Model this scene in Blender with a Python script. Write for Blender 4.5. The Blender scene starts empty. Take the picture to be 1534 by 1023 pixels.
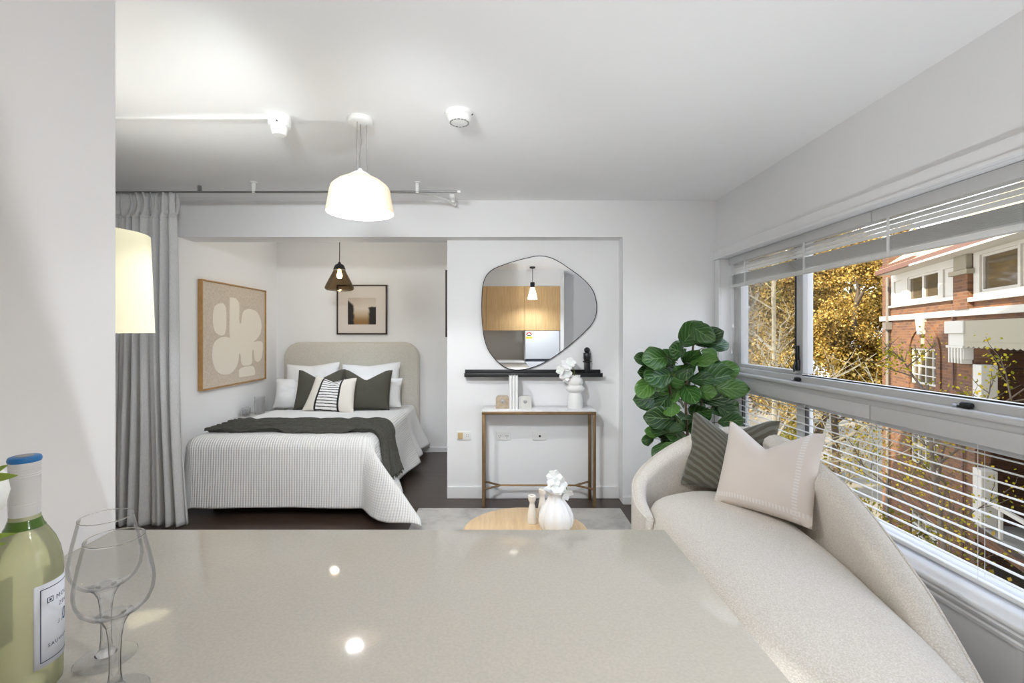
import bpy, bmesh, math, random
from mathutils import Vector, Matrix, noise
PI = math.pi
R = math.radians
random.seed(7)
S = bpy.context.scene
COL = S.collection
H = 1.373                      # eye height
F = 700.0                      # focal length in pixels of the 1534 x 1023 frame

# ------------------------------------------------------------------ materials
def lin(c):
    return tuple(((v / 255) / 12.92 if v / 255 <= .04045 else (((v / 255) + .055) / 1.055) ** 2.4) for v in c) + (1.0,)

class NT:
    def __init__(s, name):
        s.m = bpy.data.materials.new(name); s.m.use_nodes = True
        s.t = s.m.node_tree; s.n = s.t.nodes; s.n.clear()
        s.out = s.n.new('ShaderNodeOutputMaterial')
    def new(s, typ, **kw):
        n = s.n.new(typ)
        for k, v in kw.items():
            if k.startswith('_'): setattr(n, k[1:], v)
        return n
    def link(s, a, b): s.t.links.new(a, b)
    def val(s, sock, v):
        if hasattr(v, 'links') or isinstance(v, bpy.types.NodeSocket): s.link(v, sock)
        else: sock.default_value = v
    def math(s, op, a, b=0.0, c=0.0):
        n = s.n.new('ShaderNodeMath'); n.operation = op
        s.val(n.inputs[0], a); s.val(n.inputs[1], b); s.val(n.inputs[2], c)
        return n.outputs[0]
    def mix(s, f, a, b):
        n = s.n.new('ShaderNodeMix'); n.data_type = 'RGBA'
        s.val(n.inputs[0], f); s.val(n.inputs[6], a); s.val(n.inputs[7], b)
        return n.outputs[2]
    def coord(s, which='Object', scale=(1, 1, 1), rot=(0, 0, 0)):
        c = s.n.new('ShaderNodeTexCoord'); mp = s.n.new('ShaderNodeMapping')
        mp.inputs['Scale'].default_value = scale; mp.inputs['Rotation'].default_value = rot
        s.link(c.outputs[which], mp.inputs[0]); return mp.outputs[0]
    def sep(s, v):
        n = s.n.new('ShaderNodeSeparateXYZ'); s.link(v, n.inputs[0]); return n.outputs
    def comb(s, x, y, z=0.0):
        n = s.n.new('ShaderNodeCombineXYZ'); s.val(n.inputs[0], x); s.val(n.inputs[1], y); s.val(n.inputs[2], z); return n.outputs[0]
    def noise(s, v, scale, detail=3, rough=.5):
        n = s.n.new('ShaderNodeTexNoise'); s.link(v, n.inputs['Vector'])
        n.inputs['Scale'].default_value = scale; n.inputs['Detail'].default_value = detail; n.inputs['Roughness'].default_value = rough
        return n.outputs[0]
    def ramp(s, f, stops):
        n = s.n.new('ShaderNodeValToRGB'); s.link(f, n.inputs[0]); e = n.color_ramp.elements
        while len(e) < len(stops): e.new(.5)
        for q, (p, c) in zip(e, stops): q.position = p; q.color = c
        return n.outputs[0]
    def bump(s, h, strength=.3, dist=.01):
        n = s.n.new('ShaderNodeBump'); s.link(h, n.inputs['Height'])
        n.inputs['Strength'].default_value = strength; n.inputs['Distance'].default_value = dist
        return n.outputs[0]
    def pbr(s, col, rough=.5, metal=0, normal=None, **kw):
        b = s.n.new('ShaderNodeBsdfPrincipled')
        s.val(b.inputs['Base Color'], col); s.val(b.inputs['Roughness'], rough); b.inputs['Metallic'].default_value = metal
        if normal is not None: s.link(normal, b.inputs['Normal'])
        for k, v in kw.items(): s.val(b.inputs[k.replace('_', ' ')], v)
        s.link(b.outputs[0], s.out.inputs[0]); s.b = b
        return s.m

def plain(name, rgb, rough=.5, metal=0, bump=0, bscale=60, var=.0, **kw):
    t = NT(name); v = t.coord()
    n = t.noise(v, bscale, 4)
    c = lin(rgb)
    col = c
    if var:
        col = t.ramp(n, [(.3, tuple(x * (1 - var) for x in c[:3]) + (1,)), (.7, tuple(min(1, x * (1 + var)) for x in c[:3]) + (1,))])
    nm = t.bump(n, bump, .004) if bump else None
    return t.pbr(col, rough, metal, nm, **kw)

M = {}
M['wall'] = plain('wall_paint', (240, 240, 241), .75, bump=.04, bscale=25)
M['ceiling'] = plain('ceiling_paint', (249, 249, 250), .8)
M['white_gloss'] = plain('white_gloss_paint', (236, 236, 237), .35)
M['white_plastic'] = plain('white_plastic', (238, 238, 236), .35)
M['alu'] = plain('white_window_aluminium', (206, 206, 206), .4)
M['slat'] = plain('blind_slat_enamel', (232, 232, 230), .35)
M['dark_slot'] = plain('dark_plastic', (25, 26, 28), .4)
M['chrome'] = plain('chrome', (200, 202, 206), .2, 1)
M['grey_metal'] = plain('grey_metal', (150, 150, 150), .35, .8)
M['bronze'] = plain('aged_brass', (150, 124, 92), .38, .85, var=.12, bscale=18)
M['black'] = plain('black_satin', (26, 26, 29), .45)
M['black_sculpt'] = plain('black_ceramic', (24, 24, 26), .35)
M['ceramic'] = plain('white_matte_ceramic', (238, 238, 236), .55, bump=.05, bscale=90)
M['ceramic_gloss'] = plain('white_gloss_ceramic', (240, 240, 240), .18)
M['travertine'] = plain('off_white_stone', (232, 228, 220), .6, var=.05, bscale=30)
M['white_cotton'] = plain('white_cotton', (240, 240, 241), .9, bump=.25, bscale=18)
M['green_linen'] = plain('dark_green_linen', (80, 78, 68), .95, bump=.2, bscale=260, var=.12)
M['throw'] = plain('charcoal_green_throw', (74, 73, 67), .95, bump=.5, bscale=70, var=.2)
M['petal'] = plain('white_petal', (246, 246, 244), .6, Subsurface_Weight=.1)
M['stem'] = plain('green_stem', (104, 120, 60), .5)
M['trunk'] = plain('fig_trunk', (112, 96, 76), .8, bump=.4, bscale=40, var=.2)
M['paper'] = plain('white_book_cover', (238, 238, 237), .6)
M['pages'] = plain('book_pages', (226, 222, 212), .9)
M['pot'] = plain('grey_planter', (196, 194, 190), .7, var=.05)
M['soil'] = plain('soil', (50, 40, 32), .95, bump=.8, bscale=50)
M['blue_cap'] = plain('blue_cap', (30, 112, 178), .4)
M['silver_cap'] = plain('capsule_white', (222, 222, 222), .38, .1)
M['ink'] = plain('label_ink', (62, 76, 98), .6)
M['ink_blue'] = plain('label_ink_blue', (40, 84, 130), .6)
M['label'] = plain('label_paper', (226, 230, 240), .6)
M['frame_dark'] = plain('dark_wood_frame', (52, 34, 27), .45, var=.2, bscale=20)
M['frame_oak'] = plain('oak_frame', (178, 136, 84), .5, var=.12, bscale=25)
M['mount'] = plain('picture_mount', (222, 214, 206), .8)
M['beige_wool'] = plain('switch_beige', (205, 178, 130), .4)

def m_counter():
    t = NT('quartz_worktop'); v = t.coord()
    n = t.noise(v, 220, 2)
    col = t.ramp(n, [(.35, lin((178, 174, 166))), (.65, lin((184, 180, 172)))])
    return t.pbr(col, .07, 0, None, Specular_IOR_Level=.055)
M['counter'] = m_counter()

def m_floor():
    t = NT('dark_floorboards'); v = t.coord()
    x, y, z = t.sep(v)
    row = t.math('FLOOR', t.math('MULTIPLY', y, 1 / .125))
    xo = t.math('ADD', x, t.math('MULTIPLY', row, .73))
    plank = t.math('FLOOR', t.math('MULTIPLY', xo, 1 / 1.4))
    w = t.n.new('ShaderNodeTexWhiteNoise'); w.noise_dimensions = '2D'; t.link(t.comb(row, plank), w.inputs['Vector'])
    st = t.noise(t.comb(t.math('MULTIPLY', x, 2.5), t.math('MULTIPLY', y, 45), w.outputs['Value']), 1.6, 5, .6)
    c = t.ramp(st, [(.3, lin((48, 36, 30))), (.7, lin((82, 65, 54)))])
    c = t.mix(t.math('MULTIPLY', w.outputs['Value'], .45), c, lin((56, 43, 36)))
    fy = t.math('FRACT', t.math('MULTIPLY', y, 1 / .125))
    gap = t.math('LESS_THAN', fy, .03)
    c = t.mix(gap, c, lin((24, 18, 15)))
    return t.pbr(c, .32, 0, t.bump(st, .08, .003))
M['floor'] = m_floor()

def m_wood(name, a, b, scale=1.0, axis='z', rough=.45):
    t = NT(name); v = t.coord(); x, y, z = t.sep(v)
    s = {'z': (14, 14, 1.1), 'x': (1.1, 14, 14), 'y': (14, 1.1, 14)}[axis]
    st = t.noise(t.comb(t.math('MULTIPLY', x, s[0] * scale), t.math('MULTIPLY', y, s[1] * scale), t.math('MULTIPLY', z, s[2] * scale)), 2.2, 6, .6)
    c = t.ramp(st, [(.3, lin(a)), (.7, lin(b))])
    return t.pbr(c, rough, 0, t.bump(st, .05, .002))
M['oak'] = m_wood('oak_veneer', (206, 166, 114), (228, 194, 144), 1.4, 'z')
M['ash'] = m_wood('ash_tabletop', (196, 164, 122), (226, 200, 160), .9, 'y', .4)
M['walnut'] = m_wood('walnut', (96, 70, 54), (132, 100, 80), 1, 'y')

def m_boucle(name, a, b, scale=170, strength=.9, dist=.006):
    t = NT(name); v = t.coord()
    vo = t.n.new('ShaderNodeTexVoronoi'); t.link(v, vo.inputs['Vector']); vo.inputs['Scale'].default_value = scale
    n = t.noise(v, scale * .7, 4, .7)
    h = t.math('ADD', t.math('MULTIPLY', vo.outputs['Distance'], -.7), n)
    c = t.ramp(h, [(-.0, lin(a)), (.5, lin(b))])
    return t.pbr(c, .95, 0, t.bump(h, strength, dist), Sheen_Weight=.3)
M['boucle'] = m_boucle('cream_boucle', (218, 210, 198), (242, 236, 227), 200, .6, .006)
M['headboard'] = m_boucle('oatmeal_weave', (200, 195, 184), (228, 224, 214), 260, .5, .004)

def m_waffle():
    t = NT('white_waffle_cotton'); c = t.n.new('ShaderNodeTexCoord'); u, v, w = t.sep(c.outputs['UV'])
    a = t.math('ABSOLUTE', t.math('SINE', t.math('MULTIPLY', u, PI / .019)))
    b = t.math('ABSOLUTE', t.math('SINE', t.math('MULTIPLY', v, PI / .017)))
    h = t.math('ADD', t.math('MULTIPLY', t.math('POWER', a, .8), 1.0), t.math('MULTIPLY', b, .20))
    col = t.mix(t.math('MULTIPLY', h, .72), lin((222, 222, 221)), lin((246, 246, 245)))
    return t.pbr(col, .95, 0, t.bump(h, .55, .006))
M['waffle'] = m_waffle()

def m_curtain():
    t = NT('grey_sheer_linen'); v = t.coord()
    x, y, z = t.sep(v)
    n = t.noise(t.comb(t.math('MULTIPLY', x, 400), t.math('MULTIPLY', y, 400), t.math('MULTIPLY', z, 60)), 1, 2)
    c = t.ramp(n, [(.3, lin((222, 222, 222))), (.7, lin((238, 238, 239)))])
    d = t.n.new('ShaderNodeBsdfDiffuse'); tr = t.n.new('ShaderNodeBsdfTranslucent'); mx = t.n.new('ShaderNodeMixShader')
    t.link(c, d.inputs[0]); t.link(c, tr.inputs[0]); mx.inputs[0].default_value = .3
    t.link(d.outputs[0], mx.inputs[1]); t.link(tr.outputs[0], mx.inputs[2]); t.link(mx.outputs[0], t.out.inputs[0])
    return t.m
M['curtain'] = m_curtain()

def m_thin_glass(name, tint=(1, 1, 1), edge=.5, refl=1.0):
    """a thin sheet of glass: clear when faced, more mirror-like at grazing angles"""
    t = NT(name)
    lw = t.n.new('ShaderNodeLayerWeight'); lw.inputs[0].default_value = edge
    tr = t.n.new('ShaderNodeBsdfTransparent'); tr.inputs[0].default_value = tint + (1,)
    gl = t.n.new('ShaderNodeBsdfGlossy'); gl.inputs['Roughness'].default_value = .02
    f = t.math('MULTIPLY', lw.outputs['Fresnel'], refl)
    mx = t.n.new('ShaderNodeMixShader'); t.link(f, mx.inputs[0]); t.link(tr.outputs[0], mx.inputs[1]); t.link(gl.outputs[0], mx.inputs[2])
    t.link(mx.outputs[0], t.out.inputs[0]); return t.m
M['pane'] = m_thin_glass('window_glass', (.97, .98, .98), .12, .5)
M['bowl_glass'] = m_thin_glass('wine_glass_bowl', (.97, .975, .98), .10, .7)
def m_glass(name, rgb, ior=1.45, rough=0.0):
    t = NT(name); g = t.n.new('ShaderNodeBsdfGlass'); g.inputs['Color'].default_value = lin(rgb); g.inputs['IOR'].default_value = ior
    g.inputs['Roughness'].default_value = rough; t.link(g.outputs[0], t.out.inputs[0]); return t.m
M['glass'] = m_glass('clear_glass', (250, 250, 250))
def m_stem():
    t = NT('wine_glass_stem'); g = t.n.new('ShaderNodeBsdfGlass'); g.inputs['IOR'].default_value = 1.45
    lw = t.n.new('ShaderNodeLayerWeight'); lw.inputs[0].default_value = .12
    tr = t.n.new('ShaderNodeBsdfTransparent'); tr.inputs[0].default_value = (.97, .975, .98, 1); gl = t.n.new('ShaderNodeBsdfGlossy'); gl.inputs['Roughness'].default_value = .03
    m = t.n.new('ShaderNodeMixShader'); t.link(lw.outputs['Fresnel'], m.inputs[0]); t.link(tr.outputs[0], m.inputs[1]); t.link(gl.outputs[0], m.inputs[2])
    m2 = t.n.new('ShaderNodeMixShader'); m2.inputs[0].default_value = .2; t.link(m.outputs[0], m2.inputs[1]); t.link(g.outputs[0], m2.inputs[2]); t.link(m2.outputs[0], t.out.inputs[0]); return t.m
M['stem_glass'] = m_stem()
M['agate'] = plain('pale_crystal', (236, 234, 228), .12, Transmission_Weight=.25)
def m_amber():
    t = NT('amber_stone'); v = t.coord(); n = t.noise(v, 30, 4)
    return t.pbr(t.ramp(n, [(.3, lin((196, 172, 142))), (.7, lin((222, 206, 182)))]), .2, 0, None, Transmission_Weight=.35)
M['amber'] = m_amber()
M['smoky'] = m_thin_glass('smoky_amber_glass', (.44, .36, .26), .3, .5)
def m_wine():
    t = NT('pale_green_bottle'); lw = t.n.new('ShaderNodeLayerWeight'); lw.inputs[0].default_value = .35
    c = t.mix(lw.outputs['Facing'], lin((252, 253, 222)), lin((222, 232, 158)))
    b = t.n.new('ShaderNodeBsdfTransparent'); t.link(c, b.inputs['Color'])
    d0 = t.n.new('ShaderNodeBsdfTranslucent'); t.link(c, d0.inputs[0]); d1 = t.n.new('ShaderNodeBsdfDiffuse'); t.link(c, d1.inputs[0])
    d = t.n.new('ShaderNodeMixShader'); t.link(d0.outputs[0], d.inputs[1]); t.link(d1.outputs[0], d.inputs[2])
    gl = t.n.new('ShaderNodeBsdfGlossy'); gl.inputs['Roughness'].default_value = .03
    m1 = t.n.new('ShaderNodeMixShader'); m1.inputs[0].default_value = .6; t.link(b.outputs[0], m1.inputs[1]); t.link(d.outputs[0], m1.inputs[2])
    fr = t.n.new('ShaderNodeFresnel'); fr.inputs[0].default_value = 1.45
    m2 = t.n.new('ShaderNodeMixShader'); t.link(fr.outputs[0], m2.inputs[0]); t.link(m1.outputs[0], m2.inputs[1]); t.link(gl.outputs[0], m2.inputs[2])
    t.link(m2.outputs[0], t.out.inputs[0]); return t.m
M['wine'] = m_wine()
M['neck_green'] = plain('green_glass_neck', (92, 128, 52), .12, Transmission_Weight=.3)

def m_lit(name, rgb, strength, base, trans=.6):
    t = NT(name); d = t.n.new('ShaderNodeBsdfDiffuse'); tr = t.n.new('ShaderNodeBsdfTranslucent'); e = t.n.new('ShaderNodeEmission')
    d.inputs[0].default_value = lin(base); tr.inputs[0].default_value = lin(base); e.inputs[0].default_value = lin(rgb); e.inputs[1].default_value = strength
    m = t.n.new('ShaderNodeMixShader'); m.inputs[0].default_value = trans; t.link(d.outputs[0], m.inputs[1]); t.link(tr.outputs[0], m.inputs[2])
    a = t.n.new('ShaderNodeAddShader'); t.link(m.outputs[0], a.inputs[0]); t.link(e.outputs[0], a.inputs[1]); t.link(a.outputs[0], t.out.inputs[0]); return t.m
def m_emit(name, rgb, strength, base=(240, 236, 225)):
    t = NT(name); return t.pbr(lin(base), .6, 0, None, Emission_Color=lin(rgb), Emission_Strength=strength)
M['opal'] = m_lit('opal_glass_lit', (255, 238, 208), .12, (208, 194, 170), .03)
M['shade_lit'] = m_lit('fabric_shade_lit', (255, 247, 214), .12, (222, 218, 192), .03)
M['bulb'] = m_emit('bulb_lit', (255, 214, 150), 14)
M['white_lit'] = m_lit('ribbed_white_shade_lit', (255, 246, 232), .2, (246, 244, 240), .6)
def m_mirror():
    t = NT('mirror_silver'); g = t.n.new('ShaderNodeBsdfGlossy'); g.inputs['Roughness'].default_value = 0.0
    g.inputs['Color'].default_value = (.93, .94, .94, 1); t.link(g.outputs[0], t.out.inputs[0]); return t.m
M['mirror'] = m_mirror()
def m_marble():
    t = NT('white_marble'); v = t.coord(); n = t.noise(v, 5, 8, .7)
    return t.pbr(t.ramp(n, [(.44, lin((240, 240, 240))), (.5, lin((228, 228, 230))), (.56, lin((240, 240, 240)))]), .2)
M['marble'] = m_marble()
def m_rug():
    t = NT('pale_worn_rug'); v = t.coord(); n = t.noise(v, 3.2, 8, .7); n2 = t.noise(v, 180, 2)
    c = t.ramp(n, [(.35, lin((176, 173, 170))), (.5, lin((204, 201, 196))), (.62, lin((212, 209, 204))), (.7, lin((182, 170, 160)))])
    return t.pbr(c, .98, 0, t.bump(n2, .5, .004))
M['rug'] = m_rug()
def m_leaf():
    t = NT('fig_leaf'); c = t.n.new('ShaderNodeTexCoord'); u, v, w = t.sep(c.outputs['UV'])
    geo = t.n.new('ShaderNodeNewGeometry')
    au = t.math('ABSOLUTE', u)
    vein = t.math('ABSOLUTE', t.math('SINE', t.math('MULTIPLY', t.math('SUBTRACT', v, t.math('MULTIPLY', au, .55)), 15)))
    vm = t.math('LESS_THAN', vein, .14); mid = t.math('LESS_THAN', au, .03)
    line = t.math('MAXIMUM', vm, mid)
    base = t.ramp(geo.outputs['Random Per Island'], [(0, lin((26, 54, 22))), (.5, lin((46, 86, 34))), (1, lin((84, 128, 52)))])
    col = t.mix(t.math('MULTIPLY', line, .55), base, lin((150, 182, 120)))
    return t.pbr(col, .32, 0, t.bump(vein, .35, .004), Transmission_Weight=0.0)
M['leaf'] = m_leaf()
def m_autumn(name, stops):
    t = NT(name); geo = t.n.new('ShaderNodeNewGeometry')
    c = t.ramp(geo.outputs['Random Per Island'], stops)
    d = t.n.new('ShaderNodeBsdfDiffuse'); tr = t.n.new('ShaderNodeBsdfTranslucent'); mx = t.n.new('ShaderNodeMixShader'); mx.inputs[0].default_value = .35
    t.link(c, d.inputs[0]); t.link(c, tr.inputs[0]); t.link(d.outputs[0], mx.inputs[1]); t.link(tr.outputs[0], mx.inputs[2])
    t.link(mx.outputs[0], t.out.inputs[0]); return t.m
M['gold_leaf'] = m_autumn('golden_leaves', [(0, lin((70, 58, 26))), (.35, lin((138, 112, 50))), (.75, lin((188, 154, 78))), (1, lin((214, 190, 122)))])
M['olive_leaf'] = m_autumn('olive_leaves', [(0, lin((70, 74, 34))), (.5, lin((132, 124, 52))), (1, lin((190, 160, 70)))])
M['yellow_leaf'] = m_autumn('yellow_green_leaves', [(0, lin((96, 98, 30))), (.5, lin((160, 150, 44))), (1, lin((206, 176, 60)))])
M['bark_pale'] = plain('pale_bark', (182, 168, 138), .85, var=.25, bscale=9)
M['bark_dark'] = plain('dark_bark', (84, 72, 58), .9, var=.25, bscale=9)
def m_brick():
    t = NT('red_brown_brick'); v = t.coord(); x, y, z = t.sep(v)
    b = t.n.new('ShaderNodeTexBrick'); t.link(t.comb(t.math('ADD', x, y), z), b.inputs['Vector'])
    b.inputs['Scale'].default_value = 1; b.inputs['Brick Width'].default_value = .3; b.inputs['Row Height'].default_value = .1
    b.inputs['Mortar Size'].default_value = .008
    b.inputs['Color1'].default_value = lin((122, 80, 46)); b.inputs['Color2'].default_value = lin((80, 53, 38)); b.inputs['Mortar'].default_value = lin((116, 94, 76))
    n = t.noise(v, 1.3, 4)
    c = t.mix(t.math('MULTIPLY', n, .35), b.outputs['Color'], lin((100, 70, 50)))
    return t.pbr(c, .9)
M['brick'] = m_brick()
M['bwhite'] = plain('building_white_paint', (188, 182, 170), .7)
M['cream'] = plain('cream_canvas', (146, 138, 118), .8)
M['cream_paint'] = plain('cream_paint', (140, 136, 126), .8)
M['roof_tile'] = plain('cream_roof', (176, 156, 118), .8, var=.1, bscale=14)
M['gutter'] = plain('brown_gutter', (104, 74, 62), .6)
M['downpipe'] = plain('grey_downpipe', (110, 104, 96), .6)
M['bglass'] = plain('building_window_glass', (84, 74, 58), .06, 0, Specular_IOR_Level=.9)
M['asphalt'] = plain('street_paving', (120, 112, 94), .9, var=.1, bscale=2)
M['render_ext'] = plain('exterior_render', (170, 160, 150), .9)
M['grey_splash'] = plain('grey_splashback', (205, 204, 200), .3)
M['fridge'] = plain('white_fridge_enamel', (226, 230, 238), .3)
M['steel'] = plain('dark_gap', (60, 66, 78), .4)
M['red'] = plain('sticker_red', (200, 40, 40), .5)
M['yellow'] = plain('sticker_yellow', (240, 206, 60), .5)

def m_stripe():
    t = NT('striped_cushion_fabric'); c = t.n.new('ShaderNodeTexCoord'); u, v, w = t.sep(c.outputs['UV'])
    n = t.noise(c.outputs['UV'], 9, 2)
    au = t.math('ABSOLUTE', t.math('ADD', u, .04))
    inside = t.math('LESS_THAN', au, .46)
    border = t.math('MULTIPLY', t.math('GREATER_THAN', au, .42), t.math('LESS_THAN', au, .50))
    fr = t.math('FRACT', t.math('ADD', t.math('MULTIPLY', v, 6.2), t.math('MULTIPLY', n, .25)))
    st = t.math('MULTIPLY', t.math('LESS_THAN', fr, .28), inside)
    inb = t.math('MULTIPLY', inside, t.math('LESS_THAN', v, .86))
    st = t.math('MULTIPLY', st, t.math('LESS_THAN', v, .80))
    topb = t.math('MULTIPLY', t.math('MULTIPLY', t.math('GREATER_THAN', v, .80), t.math('LESS_THAN', v, .87)), inside)
    k = t.math('MAXIMUM', t.math('MAXIMUM', st, border), topb)
    col = t.mix(inside, lin((228, 222, 212)), lin((240, 238, 235)))
    col = t.mix(k, col, lin((26, 26, 28)))
    return t.pbr(col, .9, 0, t.bump(t.noise(c.outputs['UV'], 90, 3), .15, .003))
M['stripe'] = m_stripe()
def m_palm():
    t = NT('palm_print_fabric'); c = t.n.new('ShaderNodeTexCoord'); u, v, w = t.sep(c.outputs['UV'])
    n = t.noise(c.outputs['UV'], 3, 2)
    a = t.math('ABSOLUTE', t.math('SUBTRACT', t.math('ADD', u, t.math('MULTIPLY', v, .25)), .1))
    ph = t.math('SUBTRACT', t.math('MULTIPLY', v, 30), t.math('MULTIPLY', t.math('POWER', a, .6), 30))
    s = t.math('SINE', t.math('ADD', ph, t.math('MULTIPLY', n, 4)))
    k = t.math('GREATER_THAN', s, .1)
    col = t.mix(k, lin((84, 80, 66)), lin((108, 107, 96)))
    return t.pbr(col, .9, 0, t.bump(t.noise(c.outputs['UV'], 120, 3), .2, .003), Sheen_Weight=.3)
M['palm'] = m_palm()
def m_stitch():
    t = NT('ivory_stitched_linen'); c = t.n.new('ShaderNodeTexCoord'); u, v, w = t.sep(c.outputs['UV'])
    def band(x, at, wd): return t.math('LESS_THAN', t.math('ABSOLUTE', t.math('SUBTRACT', x, at)), wd)
    z1 = t.math('MULTIPLY', band(u, .74, .045), t.math('GREATER_THAN', t.math('SINE', t.math('MULTIPLY', v, 95)), -.1))
    z2 = t.math('MULTIPLY', band(v, -.80, .05), t.math('GREATER_THAN', t.math('SINE', t.math('MULTIPLY', u, 95)), -.1))
    z3 = t.math('MULTIPLY', band(u, -.93, .03), t.math('GREATER_THAN', t.math('SINE', t.math('MULTIPLY', v, 95)), -.1))
    k = t.math('MAXIMUM', t.math('MAXIMUM', z1, z2), z3)
    n = t.noise(t.comb(t.math('MULTIPLY', u, 60), t.math('MULTIPLY', v, 60)), 2, 3)
    col = t.mix(k, lin((226, 216, 208)), lin((236, 230, 226)))
    return t.pbr(col, .92, 0, t.bump(t.math('ADD', t.math('MULTIPLY', n, .3), k), .4, .004))
M['stitch'] = m_stitch()

# artworks: simple flat prints, built as patterns
def m_abstract():
    t = NT('beige_canvas'); v = t.coord(); n = t.noise(v, 70, 4); n2 = t.noise(v, 2.2, 3)
    c = t.ramp(n, [(.3, lin((196, 180, 160))), (.7, lin((216, 204, 188)))])
    return t.pbr(t.mix(t.math('MULTIPLY', n2, .3), c, lin((214, 206, 196))), .9, 0, t.bump(n, .2, .002))
M['canvas'] = m_abstract()
M['canvas_shape'] = plain('cream_paint_shapes', (238, 230, 216), .85)
def m_photo():
    t = NT('sepia_print'); c = t.n.new('ShaderNodeTexCoord'); u, v, w = t.sep(c.outputs['UV'])
    n = t.noise(c.outputs['UV'], 5, 3)
    wob = t.math('MULTIPLY', t.math('SUBTRACT', n, .5), .12)
    def ss(x, a, b):
        m = t.n.new('ShaderNodeMapRange'); m.interpolation_type = 'SMOOTHSTEP'; t.link(x, m.inputs[0]); m.inputs[1].default_value = a; m.inputs[2].default_value = b; return m.outputs[0]
    uu = t.math('ADD', u, wob)
    lft = t.math('MULTIPLY', ss(uu, .26, .16), ss(t.math('ADD', v, uu), .98, .85))
    rgt = t.math('MULTIPLY', ss(uu, .70, .78), ss(t.math('ADD', v, wob), .70, .64))
    low = t.math('MULTIPLY', ss(v, .38, .08), .9)
    base = t.ramp(v, [(0, lin((150, 118, 76))), (.35, lin((196, 174, 140))), (.6, lin((222, 212, 200))), (1, lin((206, 192, 178)))])
    col = t.mix(low, base, lin((150, 112, 66)))
    col = t.mix(t.math('MAXIMUM', lft, rgt), col, lin((36, 32, 30)))
    return t.pbr(col, .7)
M['print'] = m_photo()

# ------------------------------------------------------------------ mesh helpers
def box(bm, a, b, bev=0.0, seg=2):
    c = [(p + q) / 2 for p, q in zip(a, b)]; d = [abs(q - p) for p, q in zip(a, b)]
    r = bmesh.ops.create_cube(bm, size=1, matrix=Matrix.Translation(c) @ Matrix.Diagonal((*d, 1)))
    if bev:
        es = list({e for v in r['verts'] for e in v.link_edges})
        bmesh.ops.bevel(bm, geom=es, offset=bev, segments=seg, affect='EDGES', profile=.5)

def obox(bm, c, d, mat3, bev=0.0, seg=2):
    r = bmesh.ops.create_cube(bm, size=1, matrix=Matrix.Translation(c) @ mat3.to_4x4() @ Matrix.Diagonal((*d, 1)))
    if bev:
        bmesh.ops.bevel(bm, geom=list({e for v in r['verts'] for e in v.link_edges}), offset=bev, segments=seg, affect='EDGES', profile=.5)

def tube(bm, pts, r, seg=8, cap=True):
    pts = [Vector(p) for p in pts]; n = len(pts)
    rr = r if isinstance(r, (list, tuple)) else [r] * n
    rings = []; up = None
    for i, p in enumerate(pts):
        t = (pts[min(i + 1, n - 1)] - pts[max(i - 1, 0)])
        t = t.normalized() if t.length > 1e-9 else Vector((0, 0, 1))
        if up is None: up = Vector((0, 0, 1)) if abs(t.z) < .9 else Vector((1, 0, 0))
        a = t.cross(up)
        if a.length < 1e-4: a = t.cross(Vector((0, 1, 0)))
        a.normalize(); b = a.cross(t).normalized(); up = b
        rings.append([bm.verts.new(p + (a * math.cos(2 * PI * k / seg) + b * math.sin(2 * PI * k / seg)) * rr[i]) for k in range(seg)])
    for i in range(n - 1):
        for k in range(seg):
            bm.faces.new((rings[i][k], rings[i][(k + 1) % seg], rings[i + 1][(k + 1) % seg], rings[i + 1][k]))
    if cap and seg > 2:
        bm.faces.new(rings[0][::-1]); bm.faces.new(rings[-1])

def lathe(bm, prof, c=(0, 0, 0), seg=40, mod=None, close=False):
    """prof: (radius, z) from bottom to top; radius 0 closes"""
    rings = []
    for (r, z) in prof:
        if r < 1e-6: rings.append([bm.verts.new((c[0], c[1], c[2] + z))])
        else:
            rings.append([bm.verts.new((c[0] + r * (mod(2 * PI * k / seg, z) if mod else 1) * math.cos(2 * PI * k / seg),
                                        c[1] + r * (mod(2 * PI * k / seg, z) if mod else 1) * math.sin(2 * PI * k / seg), c[2] + z)) for k in range(seg)])
    pairs = list(zip(rings, rings[1:]))
    if close: pairs.append((rings[-1], rings[0]))
    for A, B in pairs:
        for k in range(seg):
            if len(A) == 1 and len(B) == 1: continue
            if len(A) == 1: bm.faces.new((A[0], B[k], B[(k + 1) % seg])) if False else bm.faces.new((A[0], B[(k + 1) % seg], B[k]))
            elif len(B) == 1: bm.faces.new((A[k], A[(k + 1) % seg], B[0]))
            else: bm.faces.new((A[k], A[(k + 1) % seg], B[(k + 1) % seg], B[k]))

def grid(bm, f, nu, nv, uv=None):
    V = [[bm.verts.new(f(i / nu, j / nv)) for i in range(nu + 1)] for j in range(nv + 1)]
    L = bm.loops.layers.uv.verify() if uv else None
    for j in range(nv):
        for i in range(nu):
            fc = bm.faces.new((V[j][i], V[j][i + 1], V[j + 1][i + 1], V[j + 1][i]))
            if uv:
                for lp, (a, b) in zip(fc.loops, ((i, j), (i + 1, j), (i + 1, j + 1), (i, j + 1))):
                    lp[L].uv = uv(a / nu, b / nv)
    return V

def prism(bm, outline, to3, d):
    """outline: 2-D points; to3(a, b, t) -> 3-D with t in 0..d"""
    A = [bm.verts.new(to3(a, b, 0)) for a, b in outline]; B = [bm.verts.new(to3(a, b, d)) for a, b in outline]
    bm.faces.new(A[::-1]); bm.faces.new(B); n = len(A)
    for k in range(n): bm.faces.new((A[k], A[(k + 1) % n], B[(k + 1) % n], B[k]))

def ball(bm, c, r, u=16, v=10, sc=(1, 1, 1)):
    bmesh.ops.create_uvsphere(bm, u_segments=u, v_segments=v, radius=r, matrix=Matrix.Translation(c) @ Matrix.Diagonal((*sc, 1)))

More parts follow.
